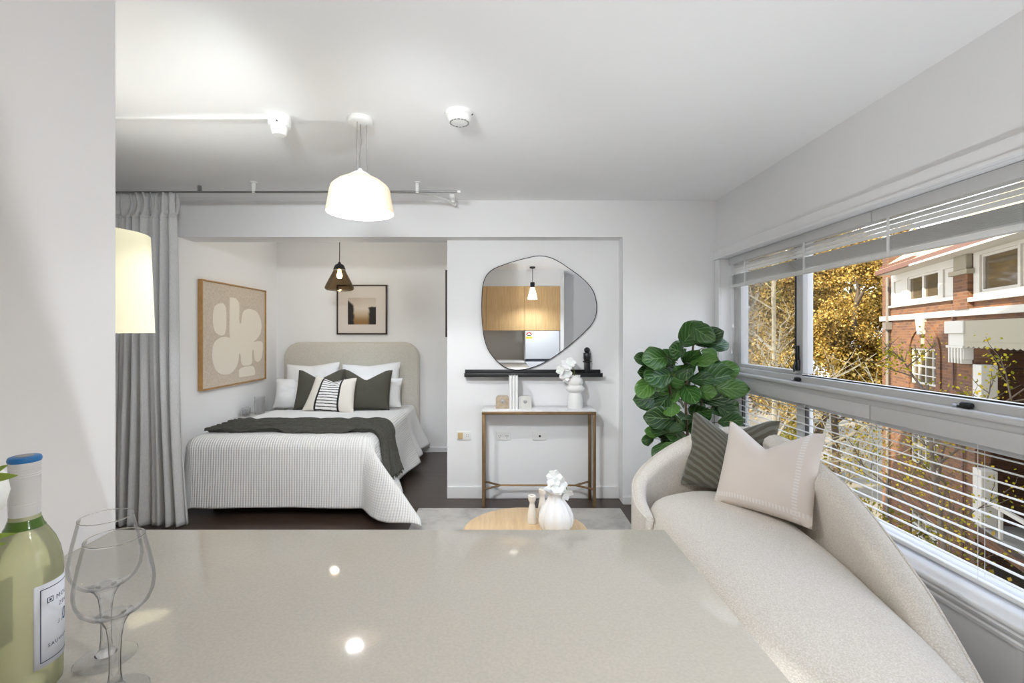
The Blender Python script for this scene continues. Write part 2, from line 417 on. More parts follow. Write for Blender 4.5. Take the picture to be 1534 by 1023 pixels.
def holes_wall(bm, a0, a1, b0, b1, holes, put):
    """a rectangle with rectangular holes, as solid cells; put(a0,a1,b0,b1) adds one cell"""
    A = sorted({a0, a1, *[v for h in holes for v in h[:2] if a0 < v < a1]}); B = sorted({b0, b1, *[v for h in holes for v in h[2:] if b0 < v < b1]})
    for j in range(len(B) - 1):
        run = None
        for i in range(len(A)):
            solid = i < len(A) - 1 and not any(h[0] < (A[i] + A[i + 1]) / 2 < h[1] and h[2] < (B[j] + B[j + 1]) / 2 < h[3] for h in holes)
            if solid and run is None: run = A[i]
            if not solid and run is not None: put(run, A[i], B[j], B[j + 1]); run = None

def spline(pts, n, closed=False):
    P = [Vector(p) for p in pts]; m = len(P); out = []
    segs = m if closed else m - 1
    for i in range(segs):
        p0 = P[(i - 1) % m] if closed or i > 0 else P[0] * 2 - P[1]
        p1, p2 = P[i], P[(i + 1) % m]
        p3 = P[(i + 2) % m] if closed or i + 2 < m else P[-1] * 2 - P[-2]
        for k in range(n):
            t = k / n
            out.append(.5 * ((2 * p1) + (-p0 + p2) * t + (2 * p0 - 5 * p1 + 4 * p2 - p3) * t * t + (-p0 + 3 * p1 - 3 * p2 + p3) * t ** 3))
    if not closed: out.append(P[-1])
    return out

def obj(name, bm, m, parent=None, smooth=True, local=False, recalc=True, angle=40):
    if recalc: bmesh.ops.recalc_face_normals(bm, faces=bm.faces)
    if parent is not None and not local:
        w = parent; off = Vector((0, 0, 0))
        while w is not None: off += w.location; w = w.parent
        bmesh.ops.translate(bm, vec=-off, verts=bm.verts)
    me = bpy.data.meshes.new(name); bm.to_mesh(me); bm.free()
    me.materials.append(m if not isinstance(m, str) else M[m])
    if smooth:
        me.shade_smooth(); me.set_sharp_from_angle(angle=R(angle))
    o = bpy.data.objects.new(name, me); COL.objects.link(o)
    if parent is not None: o.parent = parent
    return o

def tag(o, label, cat, group=None, kind=None):
    o['label'] = label; o['category'] = cat
    if group: o['group'] = group
    if kind: o['kind'] = kind
    return o
def thing(name, loc, label, cat, group=None, rz=0):
    o = bpy.data.objects.new(name, None); o.empty_display_size = .1; COL.objects.link(o)
    o.location = loc; o.rotation_euler = (0, 0, rz)
    return tag(o, label, cat, group)
def struct(name, bm, m, label=None, parent=None, smooth=False):
    o = obj(name, bm, m, parent, smooth)
    if parent is None:
        o['kind'] = 'structure'
        if label: o['label'] = label
    return o
NB = bmesh.new
def solid(o, t, off=-1):
    m = o.modifiers.new('thickness', 'SOLIDIFY'); m.thickness = t; m.offset = off; return o
def copy_tree(o, parent=None):
    c = o.copy(); COL.objects.link(c); c.parent = parent
    for ch in [x for x in o.children]: copy_tree(ch, c)
    return c

# ------------------------------------------------------------------ room shell
YF, YN, YB = 3.77, 3.907, 5.43          # beam face, niche face, bedroom back wall
XR, XW, XL = 1.73, 1.92, -3.4           # window wall inner / outer face, far left wall
XP, YP = -0.915, 1.106                  # kitchen partition face and its end
XBL, XC0, XC1 = -2.62, -.458, .975      # bedroom left wall, chimney box left / right
ZC = 2.45
YK = -.80                               # wall behind the camera

bm = NB(); box(bm, (XL - .15, YK - .15, -.12), (XW, YB + .15, 0)); struct('floor', bm, 'floor', 'dark brown timber floorboards')
bm = NB(); box(bm, (XL - .15, YK - .15, ZC), (XW, YB + .15, ZC + .14)); struct('ceiling', bm, 'ceiling', 'flat white ceiling')
bm = NB(); box(bm, (XBL - .12, YB, 0), (XC1 + 1.0, YB + .12, ZC)); struct('wall_back', bm, 'wall', 'bedroom wall behind the headboard')
bm = NB(); box(bm, (XBL - .12, YF, 0), (XBL, YB, ZC)); struct('wall_left', bm, 'wall', 'bedroom wall with the beige abstract picture')
bm = NB(); box(bm, (XL, YF, 0), (XBL - .12, YF + .12, ZC)); struct('wall_side', bm, 'wall')
bm = NB(); box(bm, (XL - .12, YK, 0), (XL, YF + .12, ZC)); struct('wall_outer', bm, 'wall')
bm = NB(); box(bm, (XC0, YN, 0), (XC1, YB, ZC)); struct('wall_chimney', bm, 'wall', 'white wall recess holding the mirror and ledge')
bm = NB(); box(bm, (XC1, YF, 0), (XW, YB, ZC)); struct('wall_front', bm, 'wall', 'white wall beside the window with the plant')
bm = NB()
prism(bm, [(YF, 2.154), (YF + .215, 2.154), (YF + .215, ZC), (YF, ZC)], lambda a, b, t: (XBL + t, a, b), XC0 - XBL)
prism(bm, [(YF, 2.154), (YN, 2.154), (YN, ZC), (YF, ZC)], lambda a, b, t: (XC0 + t, a, b), XC1 - XC0)
struct('beam', bm, 'wall', 'white ceiling beam over the bedroom opening')
bm = NB(); box(bm, (XP - .11, YK, 0), (XP, YP, ZC)); struct('wall_partition', bm, 'wall', 'white partition wall at the end of the kitchen bench')
bm = NB(); box(bm, (XL - .12, YK - .12, 0), (XW, YK, ZC)); struct('wall_kitchen', bm, 'wall')
# window wall with its opening
WY0, WY1, WZ0, WZ1 = -.10, 3.69, .40, 1.965
bm = NB()
holes_wall(bm, YK, YF, 0, ZC, [(WY0, WY1, WZ0, WZ1)], lambda a, b, c, d: box(bm, (XR, a, c), (XW, b, d)))
struct('wall_right', bm, 'wall', 'white window wall')
bm = NB(); box(bm, (.99, YK, 0), (1.05, -.15, ZC)); struct('wall_nib', bm, 'wall')
# skirtings
bm = NB(); box(bm, (XC0, YN - .014, 0), (XC1, YN, .10), .004); struct('baseboard_chimney', bm, 'white_gloss')
bm = NB(); box(bm, (XBL, YB - .014, 0), (XC0, YB, .06), .004); struct('baseboard_back', bm, 'white_gloss')
bm = NB(); box(bm, (XC1, YF - .014, 0), (XR, YF, .06), .004); struct('baseboard_front', bm, 'white_gloss')
bm = NB(); box(bm, (XR - .014, -.1, 0), (XR, YF - .014, .10), .004); struct('baseboard_right', bm, 'white_gloss')
# architrave above the window, sill and its moulding
bm = NB(); box(bm, (XR - .022, WY0 - .06, WZ1), (XR, YF, WZ1 + .072), .006); box(bm, (XR - .032, WY0 - .06, WZ1), (XR - .02, YF, WZ1 + .016), .004)
struct('trim_1', bm, 'wall', 'white architrave along the top of the window')
bm = NB()
box(bm, (XR - .035, WY0 - .06, .388), (XW - .06, WY1, .408), .008, 3)
prism(bm, [(XR, .325), (XR - .012, .325), (XR - .014, .338), (XR - .010, .345), (XR - .022, .362), (XR - .026, .372), (XR - .020, .378), (XR - .028, .388), (XR, .388)],
      lambda a, b, t: (a, WY0 - .06 + t, b), WY1 + .08 - WY0 + .06)
struct('trim_2', bm, 'white_gloss', 'white moulded window sill')
bm = NB(); box(bm, (XR - .018, WY1, .408), (XR, WY1 + .07, WZ1 - .002), .004); struct('trim_3', bm, 'white_gloss', 'white jamb trim at the far end of the window')
# window: frame, transom, panes
XG = 1.865
win = bpy.data.objects.new('window_1', None); COL.objects.link(win); win.location = (XG, WY0, WZ0); win['kind'] = 'structure'
win['label'] = 'wide white aluminium window with sliding panes'
MY = 2.89                                # mullion
bm = NB()
box(bm, (1.80, WY0, .955), (1.915, WY1, 1.118), .004)
box(bm, (1.752, WY0, 1.058), (1.82, WY1, 1.084), .010, 3)
box(bm, (1.775, WY0, .985), (1.81, WY1, 1.062), .004)
obj('window_transom', bm, 'alu', win)
bm = NB()
for z0, z1 in ((1.118, WZ1), (.408, .955)):
    box(bm, (1.84, WY1 - .09, z0), (1.90, WY1, z1), .004)
    box(bm, (1.835, WY1 - .05, z0), (1.85, WY1, z1), .003)
    box(bm, (1.84, WY0, z0), (1.90, WY0 + .06, z1), .004)
    box(bm, (1.84, MY - .032, z0 + .01), (1.905, MY + .032, z1), .004)
box(bm, (1.835, MY + .032, 1.118), (1.88, WY1, 1.145), .004)
box(bm, (1.84, WY0, 1.935), (1.90, WY1, WZ1), .004)
box(bm, (1.825, WY0, .408), (1.905, WY1, .432), .004)
box(bm, (1.845, WY0, .925), (1.90, WY1, .955), .004)
obj('window_frame', bm, 'alu', win)
bm = NB()
box(bm, (1.838, MY + .034, 1.14), (1.846, MY + .044, 1.93)); box(bm, (1.848, WY1 - .108, .43), (1.87, WY1 - .09, .93)); box(bm, (1.848, MY - .05, .43), (1.87, MY - .034, .93))
box(bm, (1.834, WY0, 1.118), (1.842, MY - .03, 1.124))
obj('window_seal', bm, 'dark_slot', win)
for k, (y0, y1, z0, z1) in enumerate(((MY, WY1 - .05, 1.12, 1.95), (WY0 + .03, MY, 1.12, 1.95), (MY, WY1 - .05, .42, .94), (WY0 + .03, MY, .42, .94))):
    bm = NB(); box(bm, (XG, y0, z0), (XG + .005, y1, z1)); obj('window_pane', bm, 'pane', win, False)
# latches
bm = NB(); box(bm, (1.818, MY - .012, 1.145), (1.838, MY + .02, 1.215), .004); box(bm, (1.822, MY - .004, 1.215), (1.838, MY + .016, 1.30), .003)
tube(bm, [(1.815, MY, 1.20), (1.800, MY - .005, 1.17), (1.803, MY - .008, 1.14)], .006)
obj('window_latch', bm, 'dark_slot', win)
for (y, s) in ((2.83, .8), (1.80, 1.0)):
    bm = NB(); lathe(bm, [(0, -.02), (.010, -.02), (.013, -.014), (.013, .014), (.010, .02), (0, .02)], seg=18)
    bmesh.ops.rotate(bm, verts=bm.verts, matrix=Matrix.Rotation(PI / 2, 3, 'X')); bmesh.ops.translate(bm, verts=bm.verts, vec=(1.79, y, 1.098))
    c = obj('window_catch', bm, 'dark_slot', win)
    bm = NB(); lathe(bm, [(0, 0), (.010, 0), (.012, .008), (.006, .014), (0, .015)], (1.79, y + .045, 1.084), 16); tube(bm, [(1.79, y + .045, 1.095), (1.79, y + .018, 1.098)], .005)
    obj('window_catch_knob', bm, 'chrome', win)

# ------------------------------------------------------------------ venetian blinds
XB = 1.795
def slat_row(bm, z, y0, y1, w=.026, tilt=0.0, t=.0012):
    for k in range(4):
        a0, a1 = -1 + k * .5, -.5 + k * .5
        def pt(a): return (XB + a * w / 2 * math.cos(tilt), z + .0028 * (1 - a * a) + a * w / 2 * math.sin(tilt))
        (xa, za), (xb, zb) = pt(a0), pt(a1)
        v = [bm.verts.new(p) for p in ((xa, y0, za), (xb, y0, zb), (xb, y1, zb), (xa, y1, za), (xa, y0, za - t), (xb, y0, zb - t), (xb, y1, zb - t), (xa, y1, za - t))]
        for q in ((0, 1, 2, 3), (7, 6, 5, 4), (0, 4, 5, 1), (3, 2, 6, 7), (0, 3, 7, 4), (1, 5, 6, 2)): bm.faces.new([v[i] for i in q])
bl = thing('venetian_blind', (XB, 2.0, 1.965), 'white venetian blind drawn up in a bundle at the top of the window', 'blind')
y0, y1 = -.05, 3.655
bm = NB(); box(bm, (1.772, -.05, 1.908), (1.822, 2.24, 1.963), .003); box(bm, (1.772, 2.245, 1.908), (1.822, y1, 1.963), .003); obj('headrail', bm, 'alu', bl)
bm = NB()
for z in (1.888, 1.866, 1.844): slat_row(bm, z, y0, y1, .034, .85)
for k in range(13): slat_row(bm, 1.822 - k * .0052, y0 + .004 * (k % 2), y1 - .004 * ((k * 7) % 3), .034)
obj('slats', bm, 'slat', bl, False)
bm = NB(); box(bm, (XB - .017, y0, 1.728), (XB + .017, y1, 1.752), .005); obj('bottom_rail', bm, 'slat', bl)
bm = NB()
for y in (.8, 1.5, 2.15, 2.75, 3.42):
    bm = NB(); box(bm, (XB - .0195, y - .008, 1.73), (XB - .018, y + .008, 1.908)); tube(bm, [(XB, y, 1.75), (XB, y, 1.908)], .0012, 6); obj('ladder_cord', bm, 'white_plastic', bl)
bm = NB()
tube(bm, [(1.768, 3.60, 1.915), (1.768, 3.60, 1.25)], .0012, 6); tube(bm, [(1.768, 3.575, 1.915), (1.768, 3.575, 1.45)], .0012, 6)
obj('pull_cord', bm, 'white_plastic', bl)
for (y, z) in ((3.60, 1.22), (3.575, 1.42)):
    bm = NB(); lathe(bm, [(0, 0), (.006, .002), (.005, .02), (.002, .03), (0, .03)], (1.768, y, z), 12); obj('cord_pull', bm, 'white_plastic', bl)

bl = thing('venetian_blind', (XB, 2.0, .43), 'white venetian blind lowered with open slats over the bottom panes', 'blind')
bm = NB(); box(bm, (1.765, -.05, .962), (1.815, 2.24, 1.03), .003); box(bm, (1.765, 2.245, .962), (1.815, y1, 1.03), .003); obj('headrail', bm, 'alu', bl)
bm = NB()
for k in range(11): slat_row(bm, .925 - k * .0435, y0, y1, .027, -.10)
obj('slats', bm, 'slat', bl, False)
bm = NB(); box(bm, (XB - .014, y0, .436), (XB + .014, y1, .452), .004); obj('bottom_rail', bm, 'slat', bl)
bm = NB()
for y in (.8, 1.25, 1.75, 2.25, 2.75, 3.42):
    bm = NB()
    for dx in (-.013, .013): tube(bm, [(XB + dx, y, .45), (XB + dx, y, .965)], .0008, 5)
    obj('ladder_cord', bm, 'white_plastic', bl)

# ------------------------------------------------------------------ ceiling fittings
def at(px, py, Y): return Vector(((px - 752) / F * Y, Y, H - (py - 500) / F * Y))
d = thing('smoke_detector', (-.208, 2.28, ZC), 'flat round white smoke alarm on the ceiling to the right of the white pendant', 'smoke detector', 'ceiling detectors')
bm = NB(); lathe(bm, [(0, 0), (.068, 0), (.070, -.006), (.068, -.016), (.060, -.020)], d.location, 40); lathe(bm, [(.060, -.016), (.058, -.034), (.050, -.046), (.044, -.048), (0, -.048)], d.location, 40); obj('housing', bm, 'white_plastic', d)
bm = NB()
for k in range(16):
    a = 2 * PI * k / 16; c = Vector(d.location) + Vector((.044 * math.cos(a), .044 * math.sin(a), -.0475)); obox(bm, c, (.006, .012, .004), Matrix.Rotation(a, 3, 'Z'))
obj('vent', bm, 'grey_metal', d)
bm = NB(); ball(bm, Vector(d.location) + Vector((.063, -.02, -.016)), .004); obj('indicator_light', bm, 'dark_slot', d)
d = thing('smoke_detector', (-1.105, 2.32, ZC), 'stepped white detector at the end of the ceiling conduit', 'smoke detector', 'ceiling detectors')
bm = NB(); lathe(bm, [(0, 0), (.055, 0), (.056, -.020), (.052, -.028), (.046, -.030)], d.location, 36); lathe(bm, [(.050, -.028), (.053, -.034), (.053, -.046), (.046, -.052), (.040, -.053)], d.location, 36); obj('base', bm, 'white_plastic', d)
bm = NB(); lathe(bm, [(.040, -.05), (.040, -.066), (.037, -.072), (.036, -.084), (.030, -.092), (0, -.094)], d.location, 32); obj('sensor_head', bm, 'white_plastic', d)
bm = NB(); ball(bm, Vector(d.location) + Vector((.012, -.052, -.042)), .004); obj('indicator_light', bm, 'dark_slot', d)
bm = NB(); box(bm, (XL, 2.308, ZC - .014), (-1.155, 2.332, ZC), .003)
tag(obj('cable_conduit', bm, 'white_plastic'), 'thin white cable conduit running along the ceiling to the stepped detector', 'conduit')

# pendants
p = thing('pendant_lamp', (-.71, 2.34, ZC), 'white opal drum pendant lamp hung from the ceiling on thin wires', 'pendant lamp', 'pendant lamps')
c = Vector(p.location)
bm = NB(); lathe(bm, [(0, 0), (.060, 0), (.062, -.008), (.060, -.022), (.052, -.028), (0, -.028)], c, 36); obj('ceiling_canopy', bm, 'white_plastic', p)
bm = NB()
for a in (.3, 2.4, 4.5):
    tube(bm, [c + Vector((.030 * math.cos(a), .030 * math.sin(a), -.028)), c + Vector((.034 * math.cos(a), .034 * math.sin(a), -.285))], .0012, 6)
tube(bm, [c + Vector((0, 0, -.028)), c + Vector((.006, 0, -.12)), c + Vector((-.004, 0, -.20)), c + Vector((0, 0, -.26))], .0022, 6)
obj('suspension_wire', bm, 'grey_metal', p)
bm = NB(); lathe(bm, [(0, -.250), (.008, -.250), (.011, -.258), (.036, -.272), (.066, -.293), (0, -.296)], c, 30); obj('shade_cap', bm, 'white_plastic', p)
bm = NB()
lathe(bm, [(.058, -.292), (.075, -.297), (.105, -.313), (.132, -.334), (.141, -.344), (.147, -.362), (.165, -.470), (.162, -.472), (.143, -.364), (.137, -.348), (.128, -.338), (.102, -.318), (.072, -.303), (.056, -.298)], c, 48)
obj('lamp_shade', bm, 'opal', p)
bm = NB(); ball(bm, c + Vector((0, 0, -.37)), .03, 16, 10, (1, 1, 1.2)); obj('bulb', bm, 'bulb', p)

p = thing('pendant_lamp', (-1.60, 4.6, ZC), 'smoky amber glass cone pendant lamp with black cap over the bed', 'pendant lamp', 'pendant lamps')
c = Vector(p.location)
bm = NB(); tube(bm, [c, c + Vector((.002, 0, -.2)), c + Vector((0, 0, -.375))], .004, 8); obj('cord', bm, 'black', p)
bm = NB(); lathe(bm, [(0, -.37), (.010, -.37), (.016, -.385), (.038, -.398), (.046, -.410), (.058, -.440), (.060, -.447), (.050, -.447), (0, -.440)], c, 36); obj('lamp_cap', bm, 'black', p)
bm = NB(); lathe(bm, [(.052, -.445), (.066, -.475), (.112, -.565), (.134, -.612), (.138, -.626), (.134, -.638), (.120, -.648), (.095, -.652)], c, 48); obj('lamp_shade', bm, 'smoky', p)
bm = NB(); lathe(bm, [(0, -.44), (.014, -.445), (.016, -.47), (.026, -.495), (.027, -.51), (.018, -.528), (0, -.533)], c, 24); obj('bulb', bm, 'bulb', p)

p = thing('pendant_lamp', (.49, .26, ZC), 'small white cone pendant lamp with black cap, seen in the mirror', 'pendant lamp', 'pendant lamps')
c = Vector(p.location)
bm = NB(); lathe(bm, [(0, 0), (.045, 0), (.045, -.02), (.02, -.03), (0, -.03)], c, 24); obj('ceiling_canopy', bm, 'black', p)
bm = NB(); tube(bm, [c + Vector((0, 0, -.03)), c + Vector((0, 0, -.26))], .0035, 8); obj('cord', bm, 'black', p)
bm = NB(); lathe(bm, [(0, -.25), (.034, -.25), (.036, -.255), (.036, -.33), (0, -.335)], c, 24); obj('lamp_cap', bm, 'black', p)
bm = NB(); lathe(bm, [(.030, -.328), (.034, -.335), (.078, -.52), (.075, -.522), (.030, -.338)], c, 36, lambda a, z: 1 + .02 * math.cos(18 * a)); obj('lamp_shade', bm, 'white_lit', p)
bm = NB(); ball(bm, c + Vector((0, 0, -.42)), .02); obj('bulb', bm, 'bulb', p)

# curtain rod, track and curtain
d = thing('curtain_rod', (-1.6, 3.32, 2.383), 'slim grey metal curtain rod hung just below the ceiling', 'curtain rod')
bm = NB(); tube(bm, [(-2.98, 3.32, 2.379), (-.315, 3.32, 2.383)], .0075, 12); obj('rod', bm, 'grey_metal', d)
bm = NB(); tube(bm, [(-.318, 3.32, 2.383), (-.295, 3.32, 2.383)], .011, 12); obj('end_cap', bm, 'white_plastic', d)
for x in (-1.764, -.602):
    bm = NB(); lathe(bm, [(0, 0), (.024, 0), (.024, -.006), (0, -.007)], (x, 3.32, ZC), 20); box(bm, (x - .011, 3.313, 2.372), (x + .011, 3.327, ZC - .003), .002); obj('bracket', bm, 'white_plastic', d)
d = thing('curtain_track', (-1.6, 3.40, 2.395), 'white curtain track behind the rod, bending back to the beam', 'curtain track')
bm = NB(); pts = [Vector((-2.9, 3.40, 2.40)), Vector((-1.2, 3.40, 2.40)), Vector((-.66, 3.40, 2.40))] + spline([(-.60, 3.405, 2.398), (-.50, 3.45, 2.393), (-.41, 3.56, 2.388), (-.375, 3.655, 2.385)], 5)
tube(bm, pts, .0085, 8); obj('track', bm, 'white_plastic', d)
bm = NB(); box(bm, (-.405, 3.60, 2.385), (-.365, 3.63, ZC), .003); tube(bm, [(-.372, 3.65, 2.385), (-.366, 3.675, 2.384)], .011, 10); obj('track_bracket', bm, 'white_plastic', d)
bm = NB(); box(bm, (-2.21, 3.39, 2.40), (-2.19, 3.41, ZC), .002); obj('track_bracket', bm, 'grey_metal', d)
d = thing('curtain', (-2.65, 3.33, 0), 'long gathered grey linen curtain drawn to the side of the bed', 'curtain')
def cur(u, v):
    # u across, v up
    z = .015 + v * 2.36
    full = 1 - .86 * max(0, (v - .90) / .10) ** .5 if v > .9 else 1
    x0, x1 = -3.05, -2.315
    gather = .045 * math.sin(v * 2.4 + .4)
    x = x0 + (x1 - x0) * u + (1 - v) * .05 * (u - .3) + gather * (u - .8) + .016 * (1 - v) * math.sin(9 * u + 5 * v)
    ph = u * 2 * PI * 11.5 + .9 * math.sin(2.2 * v + 3 * u)
    a = (.024 + .030 * (1 - v) + .012 * math.sin(7 * u + 2 * v))
    y = 3.335 + (a * math.sin(ph) + .014 * math.sin(2.3 * ph + 1) * (1 - v * .5)) * (.55 if v > .93 else 1)
    x += .012 * math.cos(ph) + .11 * (1 - v) ** 3 * max(0, u - .6)
    if v > .93:
        k = (v - .93) / .07
        x += .022 * math.sin(k * PI * .9) * (1 if (int(u * 26) % 2) else -.4); y += .010 * math.sin(u * 2 * PI * 26) * (.4 + k)
    if u > .88:                                    # the plain hem at the free edge hangs flat
        e = (u - .88) / .12; y = y * (1 - e * .8) + 3.315 * e * .8
    return (x, y, z)
bm = NB(); grid(bm, cur, 260, 70); solid(obj('curtain_panel', bm, 'curtain', d, angle=80), .0025)
bm = NB(); grid(bm, lambda u, v: tuple(a + b for a, b in zip(cur(u * .97, .925 + v * .012), (0, -.004, 0))), 240, 2); solid(obj('heading_tape', bm, 'curtain', d, angle=80), .002)

# ------------------------------------------------------------------ soft goods helpers
def cushion_bm(w, h, t, dent=.0, ears=.06, seed=0, n=28, wr=.0, slump=.0, flare_=0.0):
    """stands on its lower edge, front faces -Y; u, v run -1..1 in the UV map"""
    rnd = random.Random(seed); ox = rnd.uniform(0, 50)
    bm = NB(); L = bm.loops.layers.uv.verify()
    def pt(u, v, s):
        x = w / 2 * u * (1 - ears * (1 - v * v) ** 1.0); z = h / 2 * v * (1 - ears * (1 - u * u))
        if dent: z -= dent * h * (1 - min(1, abs(u + .06) / .86)) ** 1.15 * max(0, (v + .2) / 1.2) ** 2.4
        x += flare_ * (1 - v) / 2 * (-1 if u < 0 else 1) * abs(u)
        prof = max(0, (1 - u ** 4) * (1 - v ** 4)) ** .55 * (1 - .35 * (u * u + v * v) / 2)
        q = noise.noise((u * 1.7 + ox, v * 1.7, s * 3.1)) * .10 + noise.noise((u * 4 + ox, v * 4, s * 2)) * wr
        th = t / 2 * prof * (1 + q * 1.5)
        if dent and v > 0: th *= 1 - .45 * math.exp(-(u / .22) ** 2) * v
        y = s * th + slump * (v * v) * .5
        return (x, y, z + h / 2)
    for s in (-1, 1):
        V = [[None] * (n + 1) for _ in range(n + 1)]
        for j in range(n + 1):
            for i in range(n + 1):
                V[j][i] = bm.verts.new(pt(-1 + 2 * i / n, -1 + 2 * j / n, s))
        for j in range(n):
            for i in range(n):
                f = bm.faces.new((V[j][i], V[j][i + 1], V[j + 1][i + 1], V[j + 1][i]))
                for lp, (a, b) in zip(f.loops, ((i, j), (i + 1, j), (i + 1, j + 1), (i, j + 1))): lp[L].uv = (-1 + 2 * a / n, -1 + 2 * b / n)
    bmesh.ops.remove_doubles(bm, verts=bm.verts, dist=.0004)
    return bm, pt
def cushion(name, size, mat, label, cat, loc, rz=0, tilt=0, roll=0, group=None, dent=0, ears=.06, seed=0, wr=.03, seam=None, slump=0, flare=0):
    bm, pt = cushion_bm(*size, dent=dent, ears=ears, seed=seed, wr=wr, slump=slump, flare_=flare)
    t = thing(name, loc, label, cat, group)
    o = obj('cover', bm, mat, t, local=True, angle=80)
    t.rotation_euler = (Matrix.Rotation(rz, 3, 'Z') @ Matrix.Rotation(-tilt, 3, 'X') @ Matrix.Rotation(roll, 3, 'Y')).to_euler()
    if seam:
        bm = NB(); P = []
        for a, b, c, d in ((-1, -1, 1, -1), (1, -1, 1, 1), (1, 1, -1, 1), (-1, 1, -1, -1)):
            for k in range(14): P.append(Vector(pt(a + (c - a) * k / 14, b + (d - b) * k / 14, 0)))
        P.append(P[0]); tube(bm, P, seam, 6); obj('piping', bm, mat, t, local=True)
    return t

# ------------------------------------------------------------------ bed
b = thing('bed', (-1.70, 4.45, 0), 'double bed with curved oatmeal headboard and white linen in the alcove', 'bed')
bm = NB()
def hb(inset):
    x0, x1, z1, r = -2.505 + inset, -.948 - inset, 1.278 - inset, .19 - inset * .6
    pts = [(x0, .04), (x1, .04)]
    pts += [(x1 - r + r * math.cos(a), z1 - r + r * math.sin(a)) for a in [PI / 2 * k / 12 for k in range(13)]]
    pts += [(x0 + r - r * math.sin(a), z1 - r + r * math.cos(a)) for a in [PI / 2 * k / 12 for k in range(13)]]
    return pts
rings = []
for ins, y in ((0.03, 5.425), (0, 5.41), (0, 5.37), (.008, 5.352), (.03, 5.342)):
    rings.append([bm.verts.new((x, y, z)) for x, z in hb(ins)])
for A, B in zip(rings, rings[1:]):
    for k in range(len(A)): bm.faces.new((A[k], A[(k + 1) % len(A)], B[(k + 1) % len(A)], B[k]))
bm.faces.new(rings[0]); bm.faces.new(rings[-1])
obj('headboard', bm, 'headboard', b, angle=60)
bm = NB(); box(bm, (-2.36, 3.62, .10), (-1.02, 5.33, .30), .03, 3); obj('bed_base', bm, 'headboard', b)
bm = NB(); box(bm, (-2.38, 3.60, .305), (-1.00, 5.335, .555), .06, 4); obj('mattress', bm, 'white_cotton', b)
for x in (-2.28, -1.10):
    for y in (3.75, 5.2):
        bm = NB(); lathe(bm, [(0, 0), (.022, 0), (.03, .10), (0, .10)], (x, y, 0), 16); obj('leg', bm, 'frame_dark', b)

def drape(rect, over, top, n, flare, corner, ripple, r=.07, seed=0, skew=0.0, sag=0.0, lift=0.0):
    """a cloth laid over a box: rect = x0,x1,y0,y1 of the flat top, over = left,right,foot overhang"""
    x0, x1, y0, y1 = rect; ol, orr, of = over
    ub, ue, vb, ve = x0 - ol, x1 + orr, y0 - of, y1
    def f(u, v):
        X = ub + (ue - ub) * u; Y = vb + (ve - vb) * v
        dx = max(X - x1, 0) - max(x0 - X, 0); dy = max(y0 - Y, 0)
        cx, cy = min(max(X, x0), x1), max(Y, y0)
        d = math.hypot(dx, dy)
        if dx < 0: d = min(d, .56)
        zt = top + .006 * noise.noise((X * 3, Y * 3, seed)) - sag * max(0, (cx - x1) / .4 + 1) ** 2
        if d < 1e-6: return (X, Y, zt)
        th = math.atan2(abs(dx), dy)                       # 0 = foot, pi/2 = side
        t2 = PI / 2 * (th / (PI / 2)) ** .5 if dx > 0 and dy > 0 else th
        nx, ny = math.sin(t2) * (1 if dx > 0 else -1), -math.cos(t2)
        cb = math.exp(-((th - .78) / .36) ** 2) if 0 < th < PI / 2 - 1e-4 else 0
        side = math.sin(th)
        fl = (flare[0] * (1 - side) + flare[1] * side + corner * cb) if dx >= 0 else R(2.5)
        run = cy * 1.0 if th > 1.5 else cx
        q = r * PI / 2
        if d < q: hz, dr = r * math.sin(d / r), r * (1 - math.cos(d / r))
        else:
            rem = d - q; k = min(1, rem / .35)
            w = ripple[1] * side ** 2 * math.sin(run * 9 + seed + 1.2 * math.sin(run * 5)) + ripple[0] * (1 - side) * math.sin(run * 6.5 + seed)
            fl2 = fl + w * k
            dr = r + rem * math.cos(fl2); hz = r + rem * math.sin(fl2)
            mx = top - .014 - lift * (1 - side)
            if dr > mx: hz += (dr - mx) * .8; dr = mx - .012 * abs(math.sin(run * 14)) - .0
        yy = cy + ny * hz - (skew * dr * side if dx > 0 else 0)
        return (cx + nx * hz, yy, zt - dr)
    bm = NB(); grid(bm, f, n[0], n[1], lambda a, c: (ub + (ue - ub) * a, vb + (ve - vb) * c))
    drape.flat = lambda X, Y: Vector(f((X - ub) / (ue - ub), (Y - vb) / (ve - vb)))
    return bm
t = thing('coverlet', (-1.70, 4.0, .58), 'white waffle coverlet draped over the bed and down to the floor', 'coverlet')
bm = drape((-2.32, -1.06, 3.60, 4.80), (.46, .55, .555), .578, (150, 130), (R(2), R(17)), R(34), (R(1.5), R(9)), .085, 3, .55)
cov = drape.flat
solid(obj('woven_cloth', bm, 'waffle', t, angle=80), .012, 1)
t = thing('bed_sheet', (-1.2, 5.0, .56), 'plain white sheet hanging off the bed side by the headboard', 'sheet')
bm = drape((-1.75, -1.04, 4.60, 5.315), (0, .50, 0), .560, (60, 50), (0, R(13)), 0, (0, R(10)), .05, 9, 0)
solid(obj('sheet_cloth', bm, 'white_cotton', t, angle=80), .006, 1)

